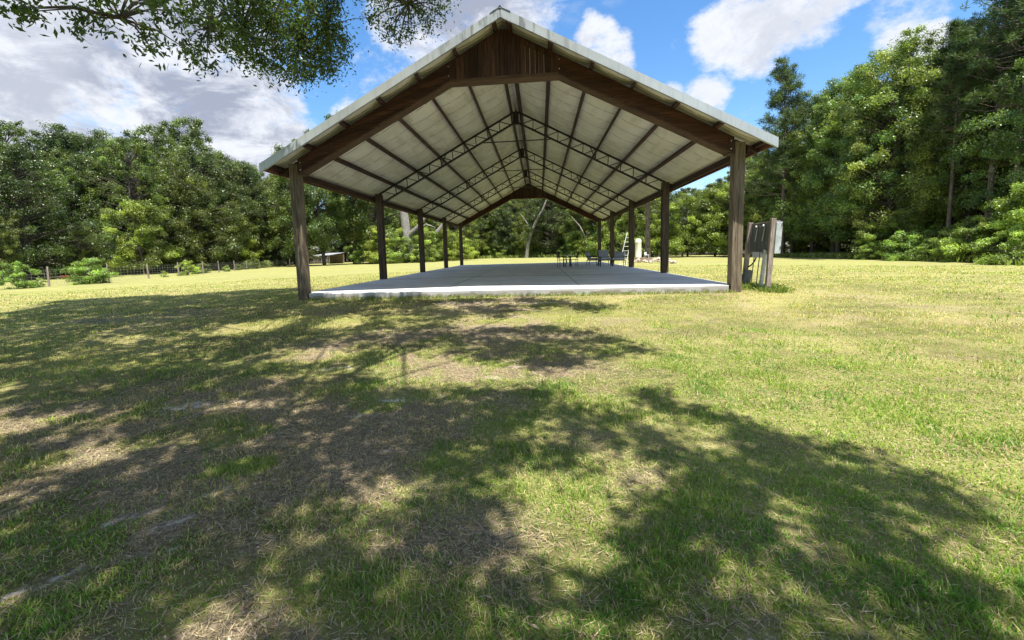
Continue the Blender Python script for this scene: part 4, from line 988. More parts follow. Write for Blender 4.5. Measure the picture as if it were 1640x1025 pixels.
tuft_field('edge_grass', 'tufts of longer grass along the foot of the slab edge', [(x, -.2) for x in np.arange(-5.8, 5.9, .16)], .11, .011, 30, .06, G_LITE+[(.35, .30, .14)])
yb = np.arange(-12, 17, .5)
tuft_field('far_edge_grass', 'tall rough grass along the far edge of the mown field', [(x, float(back_y(x))-2.6) for x in yb], .7, .10, 60, .6, G_LITE+[(.3, .3, .12)])
tuft_field('right_edge_grass', 'rough grass and weeds along the foot of the right hand wood', [(float(rx(y))-.9, y) for y in np.arange(0, 44, .5)], .5, .05, 60, .5, G_LITE+[(.3, .28, .12)])

# ---------------------------------------------------------------- overhanging oak
SHADE="-75,-354,154,7,-73,-344,125,7,-2,-365,187,7,10,-347,132,7,-167,-353,163,7,-161,-353,177,7,-156,-345,145,7,-149,-338,124,7,-131,-358,188,7,-128,-344,137,7,-96,-339,135,7,-72,-357,179,7,-64,-354,165,7,-24,-354,163,7,-15,-353,175,7,40,-356,176,7,-175,-350,172,7,-167,-348,175,7,-168,-330,126,7,-158,-337,136,7,-135,-343,163,7,-120,-347,177,7,-93,-345,158,7,-10,-340,156,7,-9,-332,129,7,3,-334,125,7,40,-346,170,7,42,-349,173,7,59,-353,184,7,59,-342,151,7,66,-339,142,7,-184,-327,132,7,-173,-343,171,7,-172,-333,142,7,-157,-344,178,7,-150,-339,160,7,-142,-336,152,7,-105,-327,130,7,-82,-335,153,7,-58,-343,170,7,-21,-339,166,7,-12,-344,187,7,8,-322,120,7,24,-325,122,7,51,-341,166,7,54,-330,136,7,57,-328,133,7,73,-330,135,7,-199,-318,120,7,-185,-337,182,7,-177,-322,140,7,-153,-331,164,7,-148,-320,123,7,-129,-332,163,7,-97,-324,142,7,-72,-338,188,7,-76,-317,122,7,-58,-318,122,7,-10,-332,168,7,0,-339,187,7,7,-327,143,7,34,-340,187,7,-204,-317,147,7,-196,-319,143,7,-187,-331,176,7,-184,-322,158,7,-173,-323,165,7,-165,-334,188,7,-144,-322,162,7,-106,-324,166,7,-102,-322,155,7,-67,-316,132,7,-57,-318,142,7,-49,-320,153,7,-38,-327,167,7,-34,-313,121,7,-23,-331,178,7,13,-327,169,7,16,-321,156,7,43,-321,160,7,71,-311,120,7,-204,-306,130,7,-192,-322,170,7,-187,-325,183,7,-189,-306,119,7,-179,-317,153,7,-177,-304,119,7,-156,-320,177,7,-150,-322,168,7,-140,-319,167,7,-141,-305,129,7,-93,-310,140,7,-86,-305,130,7,-75,-318,169,7,-77,-303,123,7,-61,-325,188,7,-55,-302,121,7,-29,-308,125,7,3,-319,169,7,2,-307,126,7,16,-312,148,7,69,-324,178,7,80,-314,148,7,-211,-316,174,7,-210,-313,162,7,-202,-312,167,7,-197,-308,160,7,-183,-304,146,7,-179,-300,124,7,-166,-321,184,7,-161,-320,182,7,-154,-315,165,7,-147,-319,189,7,-148,-304,140,7,-135,-318,181,7,-113,-304,138,7,-88,-316,179,7,-83,-302,136,7,-56,-300,127,7,-25,-309,155,7,15,-306,147,7,44,-317,182,7,50,-315,177,7,52,-299,123,7,-220,-300,139,7,-200,-306,162,7,-197,-305,158,7,-188,-310,171,7,-184,-299,143,7,-167,-304,160,7,-159,-308,173,7,-155,-306,174,7,-148,-309,167,7,-126,-304,163,7,-96,-306,170,7,-73,-297,136,7,-55,-309,175,7,-49,-292,129,7,-9,-295,127,7,53,-311,175,7,76,-307,172,7,-216,-289,141,7,-211,-295,153,7,-203,-296,160,7,-190,-303,180,7,-191,-297,159,7,-172,-289,132,7,-167,-284,121,7,-151,-307,188,7,-148,-301,169,7,-147,-286,125,7,-132,-308,186,7,-105,-297,151,7,-43,-298,163,7,-13,-305,175,7,-16,-288,124,7,4,-298,156,7,13,-309,188,7,51,-289,134,7,71,-296,149,7,-211,-299,187,7,-207,-296,175,7,-202,-285,146,7,-192,-298,185,7,-191,-284,144,7,-187,-286,145,7,-176,-282,142,7,-171,-293,159,7,-164,-284,135,7,-155,-296,176,7,-153,-278,126,7,-147,-283,134,7,-121,-296,170,7,-111,-283,140,7,-105,-279,131,7,-90,-293,167,7,-56,-294,164,7,-33,-302,188,7,-14,-287,149,7,12,-288,143,7,22,-297,172,7,77,-282,137,7,-230,-277,144,7,-226,-275,129,7,-216,-274,138,7,-211,-279,138,7,-209,-276,131,7,-187,-286,166,7,-180,-287,169,7,-178,-284,160,7,-164,-290,181,7,-164,-284,155,7,-159,-279,141,7,-153,-278,149,7,-137,-281,145,7,-89,-291,177,7,-60,-283,153,7,-32,-288,168,7,-23,-273,132,7,-8,-277,139,7,2,-284,153,7,10,-274,124,7,26,-281,153,7,60,-276,141,7,69,-272,122,7,-238,-268,125,7,-227,-282,177,7,-222,-269,141,7,-212,-283,172,7,-209,-278,162,7,-199,-282,174,7,-194,-279,160,7,-193,-274,141,7,-180,-286,188,7,-180,-269,128,7,-177,-266,124,7,-159,-278,168,7,-154,-278,165,7,-153,-274,143,7,-144,-273,154,7,-134,-282,179,7,-124,-277,157,7,-110,-278,168,7,-100,-288,188,7,-89,-284,174,7,-76,-268,136,7,-62,-270,136,7,-51,-276,148,7,-42,-271,140,7,0,-285,181,7,5,-276,158,7,6,-271,146,7,24,-278,160,7,28,-276,147,7,28,-267,128,7,44,-284,181,7,73,-267,133,7,-238,-265,149,7,-235,-260,121,7,-215,-280,179,7,-213,-265,144,7,-205,-268,145,7,-195,-271,163,7,-191,-271,159,7,-187,-264,146,7,-177,-267,149,7,-170,-265,147,7,-160,-278,185,7,-154,-275,168,7,-146,-278,179,7,-138,-267,156,7,-125,-280,186,7,-107,-281,188,7,-92,-264,140,7,-87,-261,135,7,-80,-263,141,7,-26,-269,161,7,-22,-262,135,7,-10,-277,182,7,-6,-271,163,7,-1,-266,147,7,6,-263,145,7,21,-262,139,7,30,-279,181,7,37,-280,186,7,36,-259,131,7,54,-278,188,7,60,-281,184,7,55,-261,128,7,68,-277,172,7,77,-272,167,7,-230,-271,182,7,-232,-261,152,7,-222,-262,146,7,-218,-256,132,7,-209,-270,171,7,-204,-258,139,7,-185,-268,179,7,-186,-256,133,7,-167,-270,171,7,-162,-270,170,7,-151,-273,185,7,-152,-254,131,7,-148,-258,136,7,-136,-265,169,7,-129,-270,174,7,-117,-268,171,7,-96,-266,163,7,-86,-256,138,7,-76,-258,135,7,-41,-274,186,7,-20,-260,148,7,-13,-260,153,7,-2,-270,176,7,6,-275,189,7,11,-272,179,7,19,-268,165,7,31,-269,177,7,31,-258,143,7,57,-265,159,7,64,-254,125,7,74,-260,141,7,79,-258,145,7,-246,-246,120,7,-230,-263,181,7,-227,-260,169,7,-224,-249,140,7,-200,-260,174,7,-192,-266,186,7,-191,-254,143,7,-177,-250,136,7,-167,-254,143,7,-141,-263,184,7,-131,-264,183,7,-126,-253,144,7,-114,-244,125,7,-100,-253,139,7,-72,-256,160,7,-67,-244,123,7,-51,-247,120,7,-32,-253,143,7,-22,-259,168,7,-16,-264,182,7,-4,-267,189,7,-1,-261,168,7,-4,-252,135,7,10,-268,184,7,20,-267,181,7,27,-252,142,7,39,-268,183,7,52,-253,141,7,63,-263,181,7,62,-243,121,7,75,-254,143,7,81,-259,170,7,-247,-240,125,7,-236,-253,161,7,-223,-261,183,7,-223,-244,142,7,-220,-237,121,7,-209,-250,164,7,-198,-255,179,7,-191,-255,176,7,-189,-252,161,7,-183,-249,156,7,-173,-260,180,7,-167,-259,177,7,-161,-252,154,7,-158,-250,159,7,-147,-254,159,7,-138,-258,184,7,-142,-241,128,7,-107,-246,143,7,-100,-244,146,7,-93,-243,128,7,-78,-258,185,7,-73,-240,131,7,-36,-257,179,7,-28,-250,160,7,-18,-262,186,7,-12,-261,182,7,-12,-251,161,7,-6,-250,153,7,3,-250,148,7,11,-263,188,7,8,-241,125,7,36,-259,177,7,55,-244,131,7,70,-257,182,7,82,-258,187,7,76,-237,119,7,92,-257,174,7,-244,-242,153,7,-230,-252,177,7,-231,-236,136,7,-226,-241,142,7,-206,-254,182,7,-201,-247,161,7,-193,-254,181,7,-191,-245,163,7,-190,-232,122,7,-178,-242,152,7,-168,-245,168,7,-154,-242,156,7,-135,-245,167,7,-123,-242,145,7,-107,-248,170,7,-81,-231,121,7,-52,-253,181,7,-44,-252,186,7,-45,-241,146,7,-26,-243,149,7,-17,-241,147,7,-16,-237,136,7,-3,-247,163,7,-1,-237,130,7,5,-240,142,7,20,-249,174,7,24,-247,172,7,32,-254,186,7,30,-233,129,7,61,-235,127,7,69,-237,132,7,76,-233,130,7,91,-254,184,7,93,-244,153,7,-243,-235,148,7,-227,-234,150,7,-224,-235,145,7,-215,-236,154,7,-216,-223,123,7,-208,-227,130,7,-196,-233,146,7,-192,-227,133,7,-177,-249,185,7,-181,-228,136,7,-169,-225,124,7,-155,-240,162,7,-148,-246,180,7,-145,-235,145,7,-136,-238,157,7,-100,-226,129,7,-81,-235,147,7,-74,-230,134,7,-50,-246,186,7,-51,-242,171,7,-41,-245,175,7,-29,-228,123,7,-16,-238,158,7,-5,-247,181,7,-5,-236,147,7,-2,-232,137,7,9,-239,167,7,11,-235,143,7,17,-226,121,7,26,-236,156,7,36,-238,159,7,34,-225,121,7,47,-239,161,7,58,-232,140,7,80,-245,177,7,75,-226,125,7,84,-226,122,7,-238,-225,138,7,-233,-221,132,7,-221,-227,139,7,-207,-240,186,7,-201,-231,163,7,-192,-241,186,7,-189,-221,125,7,-166,-237,169,7,-167,-222,138,7,-154,-234,160,7,-144,-229,148,7,-133,-242,187,7,-132,-227,151,7,-110,-222,125,7,-98,-233,161,7,-40,-242,184,7,-37,-226,144,7,-30,-231,153,7,-24,-228,157,7,-22,-220,134,7,-16,-224,135,7,-5,-224,138,7,-2,-223,139,7,14,-239,183,7,11,-222,129,7,23,-235,167,7,23,-221,125,7,33,-229,155,7,50,-232,168,7,55,-235,170,7,63,-233,161,7,80,-237,179,7,86,-242,188,7,-235,-223,162,7,-230,-220,148,7,-226,-214,131,7,-216,-227,165,7,-208,-221,155,7,-201,-224,153,7,-194,-212,120,7,-176,-229,166,7,-175,-216,129,7,-165,-225,161,7,-155,-221,156,7,-149,-231,174,7,-147,-220,139,7,-130,-216,127,7,-114,-232,187,7,-106,-231,176,7,-103,-227,171,7,-75,-211,123,7,-64,-223,160,7,-56,-214,123,7,-42,-222,153,7,-41,-218,141,7,-33,-222,144,7,-23,-228,161,7,-22,-214,127,7,-16,-214,123,7,-8,-212,123,7,3,-232,177,7,10,-224,155,7,19,-227,171,7,19,-211,122,7,31,-228,161,7,37,-232,175,7,39,-221,153,7,44,-213,131,7,60,-234,186,7,70,-213,127,7,-244,-225,176,7,-244,-217,155,7,-237,-212,134,7,-224,-225,176,7,-223,-213,151,7,-219,-209,136,7,-207,-219,164,7,-201,-222,170,7,-185,-220,171,7,-183,-212,150,7,-181,-205,127,7,-170,-215,149,7,-167,-211,144,7,-163,-205,122,7,-143,-227,182,7,-139,-219,167,7,-134,-224,183,7,-112,-228,187,7,-113,-210,132,7,-105,-214,140,7,-81,-219,162,7,-76,-215,151,7,-78,-203,122,7,-67,-205,125,7,-60,-210,138,7,-49,-224,178,7,-43,-219,162,7,-33,-224,181,7,-32,-218,163,7,-6,-208,136,7,8,-229,188,7,9,-219,166,7,10,-205,121,7,24,-223,168,7,30,-217,151,7,30,-208,131,7,37,-208,131,7,69,-223,170,7,-247,-221,183,7,-244,-203,135,7,-228,-212,157,7,-221,-209,150,7,-211,-220,184,7,-197,-209,148,7,-185,-216,174,7,-185,-210,155,7,-166,-216,177,7,-166,-211,153,7,-153,-220,178,7,-138,-220,184,7,-127,-216,174,7,-116,-212,155,7,-116,-200,122,7,-101,-218,179,7,-84,-222,186,7,-79,-216,181,7,-74,-219,176,7,-75,-203,129,7,-67,-203,134,7,-60,-208,143,7,-49,-214,161,7,-50,-202,129,7,-43,-202,129,7,-37,-200,133,7,-26,-206,137,7,-17,-214,165,7,-8,-215,178,7,-8,-200,123,7,-1,-206,141,7,15,-220,181,7,18,-220,184,7,26,-213,168,7,28,-207,149,7,37,-216,168,7,42,-214,167,7,66,-213,160,7,-252,-202,149,7,-246,-193,129,7,-238,-199,138,7,-223,-210,180,7,-217,-213,186,7,-218,-200,143,7,-209,-200,143,7,-199,-212,187,7,-195,-206,159,7,-186,-208,177,7,-188,-190,122,7,-174,-197,143,7,-164,-203,162,7,-152,-209,173,7,-149,-207,171,7,-142,-207,168,7,-90,-208,171,7,-82,-206,166,7,-74,-209,176,7,-76,-192,128,7,-65,-199,147,7,-64,-193,121,7,-50,-210,172,7,-48,-200,146,7,-31,-212,185,7,-39,-194,121,7,-24,-211,177,7,-15,-210,176,7,-8,-206,165,7,-4,-198,145,7,-246,-193,140,7,-236,-197,154,7,-233,-193,140,7,-228,-190,139,7,-206,-201,172,7,-198,-204,172,7,-197,-196,147,7,-187,-200,168,7,-188,-188,137,7,-176,-194,143,7,-172,-194,155,7,-159,-201,169,7,-159,-191,146,7,-146,-201,176,7,-147,-194,145,7,-121,-190,132,7,-113,-189,139,7,-108,-189,126,7,-94,-203,171,7,-86,-206,179,7,-84,-194,154,7,-81,-191,138,7,-70,-194,152,7,-63,-192,147,7,-61,-193,149,7,-49,-194,153,7,-50,-189,133,7,-36,-194,147,7,-31,-189,141,7,-4,-207,185,7,-255,-180,122,8,-229,-180,134,8,-218,-191,153,8,-206,-198,184,8,-198,-198,173,8,-196,-180,122,8,-177,-190,161,8,-167,-184,144,8,-154,-200,187,8,-156,-181,121,8,-118,-188,141,8,-106,-197,169,8,-99,-201,189,8,-101,-179,133,8,-87,-197,168,8,-79,-184,137,8,-71,-194,162,8,-61,-194,159,8,-61,-186,135,8,-43,-188,150,8,-35,-187,151,8,-20,-197,179,8,-16,-190,157,8,46,-196,181,8,50,-190,164,8,-247,-177,142,8,-240,-178,142,8,-232,-180,157,8,-221,-190,177,8,-212,-193,186,8,-203,-174,126,8,-191,-175,141,8,-186,-184,154,8,-162,-193,183,8,-160,-176,133,8,-151,-185,171,8,-146,-176,146,8,-128,-177,140,8,-115,-190,182,8,-113,-175,128,8,-105,-184,155,8,-91,-184,170,8,-85,-193,183,8,-84,-172,128,8,-74,-174,122,8,-62,-184,159,8,-53,-182,156,8,-44,-176,141,8,-9,-180,147,8,21,-170,124,8,37,-186,178,8,36,-174,128,8,45,-173,125,8,64,-190,186,8,-257,-169,134,8,-241,-186,186,8,-232,-172,160,8,-222,-178,166,8,-214,-182,174,8,-207,-172,159,8,-198,-170,155,8,-191,-180,172,8,-183,-163,123,8,-154,-183,189,8,-154,-169,147,8,-139,-174,164,8,-139,-174,151,8,-125,-173,158,8,-127,-165,125,8,-110,-177,174,8,-99,-180,168,8,-101,-165,122,8,-91,-170,154,8,-81,-171,142,8,-73,-170,142,8,-56,-181,182,8,-55,-174,156,8,-52,-172,144,8,-15,-165,121,8,18,-177,166,8,32,-182,188,8,31,-172,153,8,45,-184,181,8,48,-177,155,8,52,-163,129,8,72,-177,164,8,-250,-165,149,8,-239,-167,170,8,-227,-171,164,8,-219,-178,190,8,-219,-161,139,8,-202,-175,187,8,-206,-159,127,8,-197,-157,131,8,-178,-163,139,8,-170,-156,133,8,-162,-157,141,8,-151,-164,146,8,-139,-171,166,8,-136,-162,140,8,-133,-161,137,8,-123,-154,129,8,-116,-157,134,8,-109,-157,123,8,-91,-172,172,8,-93,-159,136,8,-82,-156,131,8,-69,-168,160,8,-65,-154,125,8,-55,-171,163,8,-51,-156,123,8,-36,-170,174,8,-36,-160,139,8,-18,-162,141,8,-9,-161,141,8,1,-165,148,8,14,-162,150,8,23,-157,136,8,37,-173,175,8,46,-177,186,8,47,-158,138,8,65,-165,162,8,-246,-168,187,8,-239,-163,167,8,-228,-172,190,8,-223,-156,159,8,-207,-156,160,8,-197,-163,180,8,-197,-149,123,8,-177,-156,155,8,-167,-154,148,8,-153,-168,181,8,-157,-147,134,8,-144,-154,145,8,-130,-165,180,8,-124,-164,175,8,-122,-160,158,8,-107,-148,130,8,-98,-161,158,8,-87,-162,178,8,-81,-152,147,8,-71,-148,135,8,-58,-160,173,8,-58,-157,152,8,-43,-167,181,8,-37,-169,187,8,-30,-169,182,8,-22,-164,168,8,-14,-161,176,8,-11,-148,128,8,6,-167,178,8,13,-165,189,8,18,-166,182,8,26,-159,158,8,46,-166,178,8,58,-164,165,8,60,-155,146,8,-240,-151,154,8,-235,-150,153,8,-224,-150,159,8,-209,-160,182,8,-211,-146,151,8,-207,-140,125,8,-195,-142,129,8,-173,-158,178,8,-168,-145,144,8,-159,-144,148,8,-151,-159,178,8,-141,-159,181,8,-137,-152,165,8,-124,-159,188,8,-109,-140,134,8,-90,-155,182,8,-82,-162,188,8,-84,-145,134,8,-70,-152,155,8,-60,-159,186,8,-58,-142,130,8,-48,-148,159,8,-37,-154,177,8,-30,-158,177,8,-22,-155,171,8,-4,-156,176,8,5,-163,191,8,7,-155,165,8,20,-157,175,8,24,-151,169,8,34,-145,151,8,40,-139,132,8,52,-149,161,8,52,-139,123,8,-247,-139,145,8,-234,-152,178,8,-226,-149,178,8,-222,-144,158,8,-220,-129,127,8,-210,-137,153,8,-193,-152,190,8,-185,-149,189,8,-181,-142,160,8,-174,-145,175,8,-167,-140,158,8,-164,-139,148,8,-151,-148,173,8,-143,-148,173,8,-128,-150,188,8,-124,-148,178,8,-116,-150,184,8,-108,-153,190,8,-107,-137,134,8,-73,-137,134,8,-56,-154,190,8,-51,-150,176,8,-49,-141,148,8,-37,-150,179,8,-28,-145,169,8,-22,-142,163,8,-12,-148,186,8,-5,-145,168,8,-6,-128,124,8,12,-150,189,8,28,-144,160,8,29,-136,133,8,42,-142,164,8,46,-141,159,8,-245,-133,155,8,-244,-121,125,8,-230,-131,152,8,-229,-123,130,8,-217,-130,142,8,-213,-127,139,8,-200,-133,152,8,-188,-143,190,8,-176,-144,184,8,-178,-124,138,8,-171,-123,131,8,-166,-124,126,8,-152,-135,156,8,-149,-125,139,8,-136,-136,163,8,-133,-123,133,8,-116,-138,167,8,-109,-144,183,8,-104,-140,174,8,-90,-146,189,8,-33,-124,128,8,-26,-128,147,8,3,-144,185,8,-240,-120,137,8,-227,-133,186,8,-220,-135,185,8,-216,-120,141,8,-206,-134,176,8,-201,-122,140,8,-195,-122,146,8,-184,-126,160,8,-178,-122,156,8,-170,-117,129,8,-159,-124,145,8,-148,-133,179,8,-145,-128,168,8,-136,-123,154,8,-124,-131,165,8,-123,-122,151,8,-110,-136,188,8,-110,-120,132,8,-96,-126,170,8,-25,-130,167,8,-10,-134,190,8,-6,-124,158,8,0,-122,154,8,-239,-110,142,8,-232,-109,140,8,-226,-118,158,8,-221,-109,142,8,-208,-122,167,8,-198,-124,171,8,-190,-114,150,8,-186,-116,162,8,-170,-124,176,8,-163,-123,175,8,-164,-115,150,8,-150,-128,187,8,-149,-109,133,8,-132,-123,176,8,-134,-106,130,8,-120,-111,144,8,-108,-125,176,8,-100,-122,172,8,-91,-123,178,8,-85,-126,181,8,-25,-129,192,8,4,-124,174,8,22,-114,149,8,-225,-120,189,10,-219,-113,163,10,-219,-98,132,10,-198,-115,181,10,-198,-107,143,10,-181,-107,153,10,-176,-103,130,10,-154,-120,186,10,-147,-114,165,10,-133,-117,178,10,-128,-99,137,10,-118,-110,152,10,-109,-105,145,10,-96,-115,169,10,-94,-103,141,10,-75,-121,192,10,-36,-100,135,10,-10,-120,193,10,0,-108,141,10,19,-106,158,10,-235,-92,141,10,-221,-99,170,10,-212,-101,157,10,-202,-93,132,10,-186,-106,192,10,-180,-100,150,10,-169,-97,164,10,-155,-107,171,10,-143,-108,181,10,-139,-99,168,10,-133,-97,157,10,-112,-110,190,10,-109,-101,174,10,-95,-101,168,10,-88,-109,182,10,-76,-89,141,10,-70,-102,157,10,-51,-102,171,10,-53,-90,131,10,-6,-110,189,10,-3,-103,157,10,15,-99,160,10,30,-108,179,10,61,-96,152,10,67,-96,147,10,-241,-94,169,10,-236,-85,153,10,-223,-91,170,10,-211,-95,188,10,-206,-82,143,10,-190,-83,147,10,-179,-98,174,10,-169,-98,187,10,-161,-89,169,10,-149,-96,175,10,-137,-90,174,10,-132,-84,133,10,-119,-91,168,10,-103,-97,179,10,-101,-81,146,10,-87,-82,143,10,-79,-78,131,10,-70,-89,146,10,-35,-98,178,10,-26,-83,131,10,-17,-88,166,10,14,-101,188,10,19,-78,128,10,45,-100,189,10,43,-75,126,10,58,-81,131,10,-259,-86,178,10,-253,-82,157,10,-241,-78,167,10,-239,-73,133,10,-225,-84,165,10,-213,-75,148,10,-199,-88,187,10,-191,-84,176,10,-177,-88,190,10,-173,-82,159,10,-162,-77,147,10,-153,-74,137,10,-139,-75,147,10,-129,-75,159,10,-118,-77,159,10,-102,-85,183,10,-97,-73,148,10,-86,-82,160,10,-70,-75,143,10,-50,-88,183,10,-50,-78,155,10,-22,-84,164,10,-17,-67,138,10,4,-77,164,10,41,-84,188,10,44,-67,131,10,-260,-73,181,10,-259,-69,151,10,-242,-74,173,10,-235,-64,153,10,-219,-67,156,10,-211,-75,190,10,-196,-76,174,10,-190,-72,175,10,-177,-75,175,10,-171,-62,145,10,-164,-63,152,10,-151,-65,152,10,-133,-76,195,10,-128,-71,177,10,-120,-71,163,10,-109,-69,156,10,-92,-75,194,10,-88,-79,183,10,-82,-60,147,10,-64,-74,182,10,-50,-76,186,10,-32,-78,182,10,-21,-76,188,10,-3,-68,160,10,3,-59,139,10,20,-79,192,10,33,-64,150,10,-263,-60,172,10,-260,-50,139,10,-241,-65,188,10,-233,-61,177,10,-225,-53,155,10,-208,-60,162,10,-201,-64,178,10,-189,-61,175,10,-182,-58,149,10,-169,-62,168,10,-158,-73,195,10,-148,-61,169,10,-140,-57,166,10,-128,-61,162,10,-116,-55,154,10,-102,-60,174,10,-98,-58,149,10,-86,-59,177,10,-53,-67,184,10,-38,-55,145,10,-266,-61,195,10,-260,-52,188,10,-246,-57,186,10,-234,-62,196,10,-233,-49,158,10,-224,-49,173,10,-215,-49,168,10,-199,-48,175,10,-190,-45,164,10,-177,-54,190,10,-174,-50,158,10,-157,-52,175,10,-148,-43,157,10,-138,-46,167,10,-132,-48,157,10,-117,-43,152,10,-108,-54,181,10,-286,-39,166,10,-272,-37,172,10,-259,-44,182,10,-247,-42,187,10,-244,-41,165,10,-230,-46,196,10,-222,-43,172,10,-206,-48,196,10,-201,-45,194,10,-186,-47,183,10,-184,-40,171,10,-170,-41,183,10,-161,-48,186,10,-152,-40,167,10,-139,-34,162,10,-128,-40,177,10,-118,-41,174,10,-111,-39,166,10,-295,-24,154,10,-283,-28,161,10,-273,-35,183,10,-259,-41,208,10,-253,-36,187,10,-241,-39,191,10,-232,-26,168,10,-216,-35,191,10,-206,-40,192,10,-200,-27,173,10,-185,-34,177,10,-174,-40,192,10,-173,-30,164,10,-153,-35,186,10,-147,-29,160,10,-131,-39,195,10,-121,-39,192,10,-117,-30,159,10,-278,-20,181,10,-275,-23,187,10,-256,-23,191,10,-254,-21,179,10,-242,-19,174,10,-229,-25,180,10,-219,-19,179,10,-210,-25,176,10,-199,-17,174,10,-189,-28,193,10,-180,-30,193,10,-169,-17,176,10,-153,-21,183,10,-145,-22,189,10,-142,-18,165,10,-123,-27,193,10,-116,-22,187,10,-272,-19,193,10,-260,-16,188,10,-248,-13,188,10,-238,-11,188,10,-229,-17,182,10,-202,-11,177,10,-185,-11,187,10,-175,-9,174,10,-167,-18,194,10,-153,-13,188,10,-144,-18,186,10,-139,-11,180,10,-257,-6,183,10,-199,-7,195,10,-185,-8,196,10,-176,-1,185,10,-164,-12,208,10,-158,-4,189,10,-147,-3,177,10,-138,-3,178,10,-129,2,179,10,-199,5,192,10,-183,4,190,10,-180,3,194,10,-170,7,182,10,-155,5,192,10,-143,11,183,10,-137,3,190,10,-184,-4,260,10,-177,1,243,10,-179,14,189,10,-158,-2,244,10,-154,9,213,10,-146,19,188,10,-178,10,239,10,-179,26,193,10,-164,22,192,10,-160,26,191,10,-142,18,223,10"
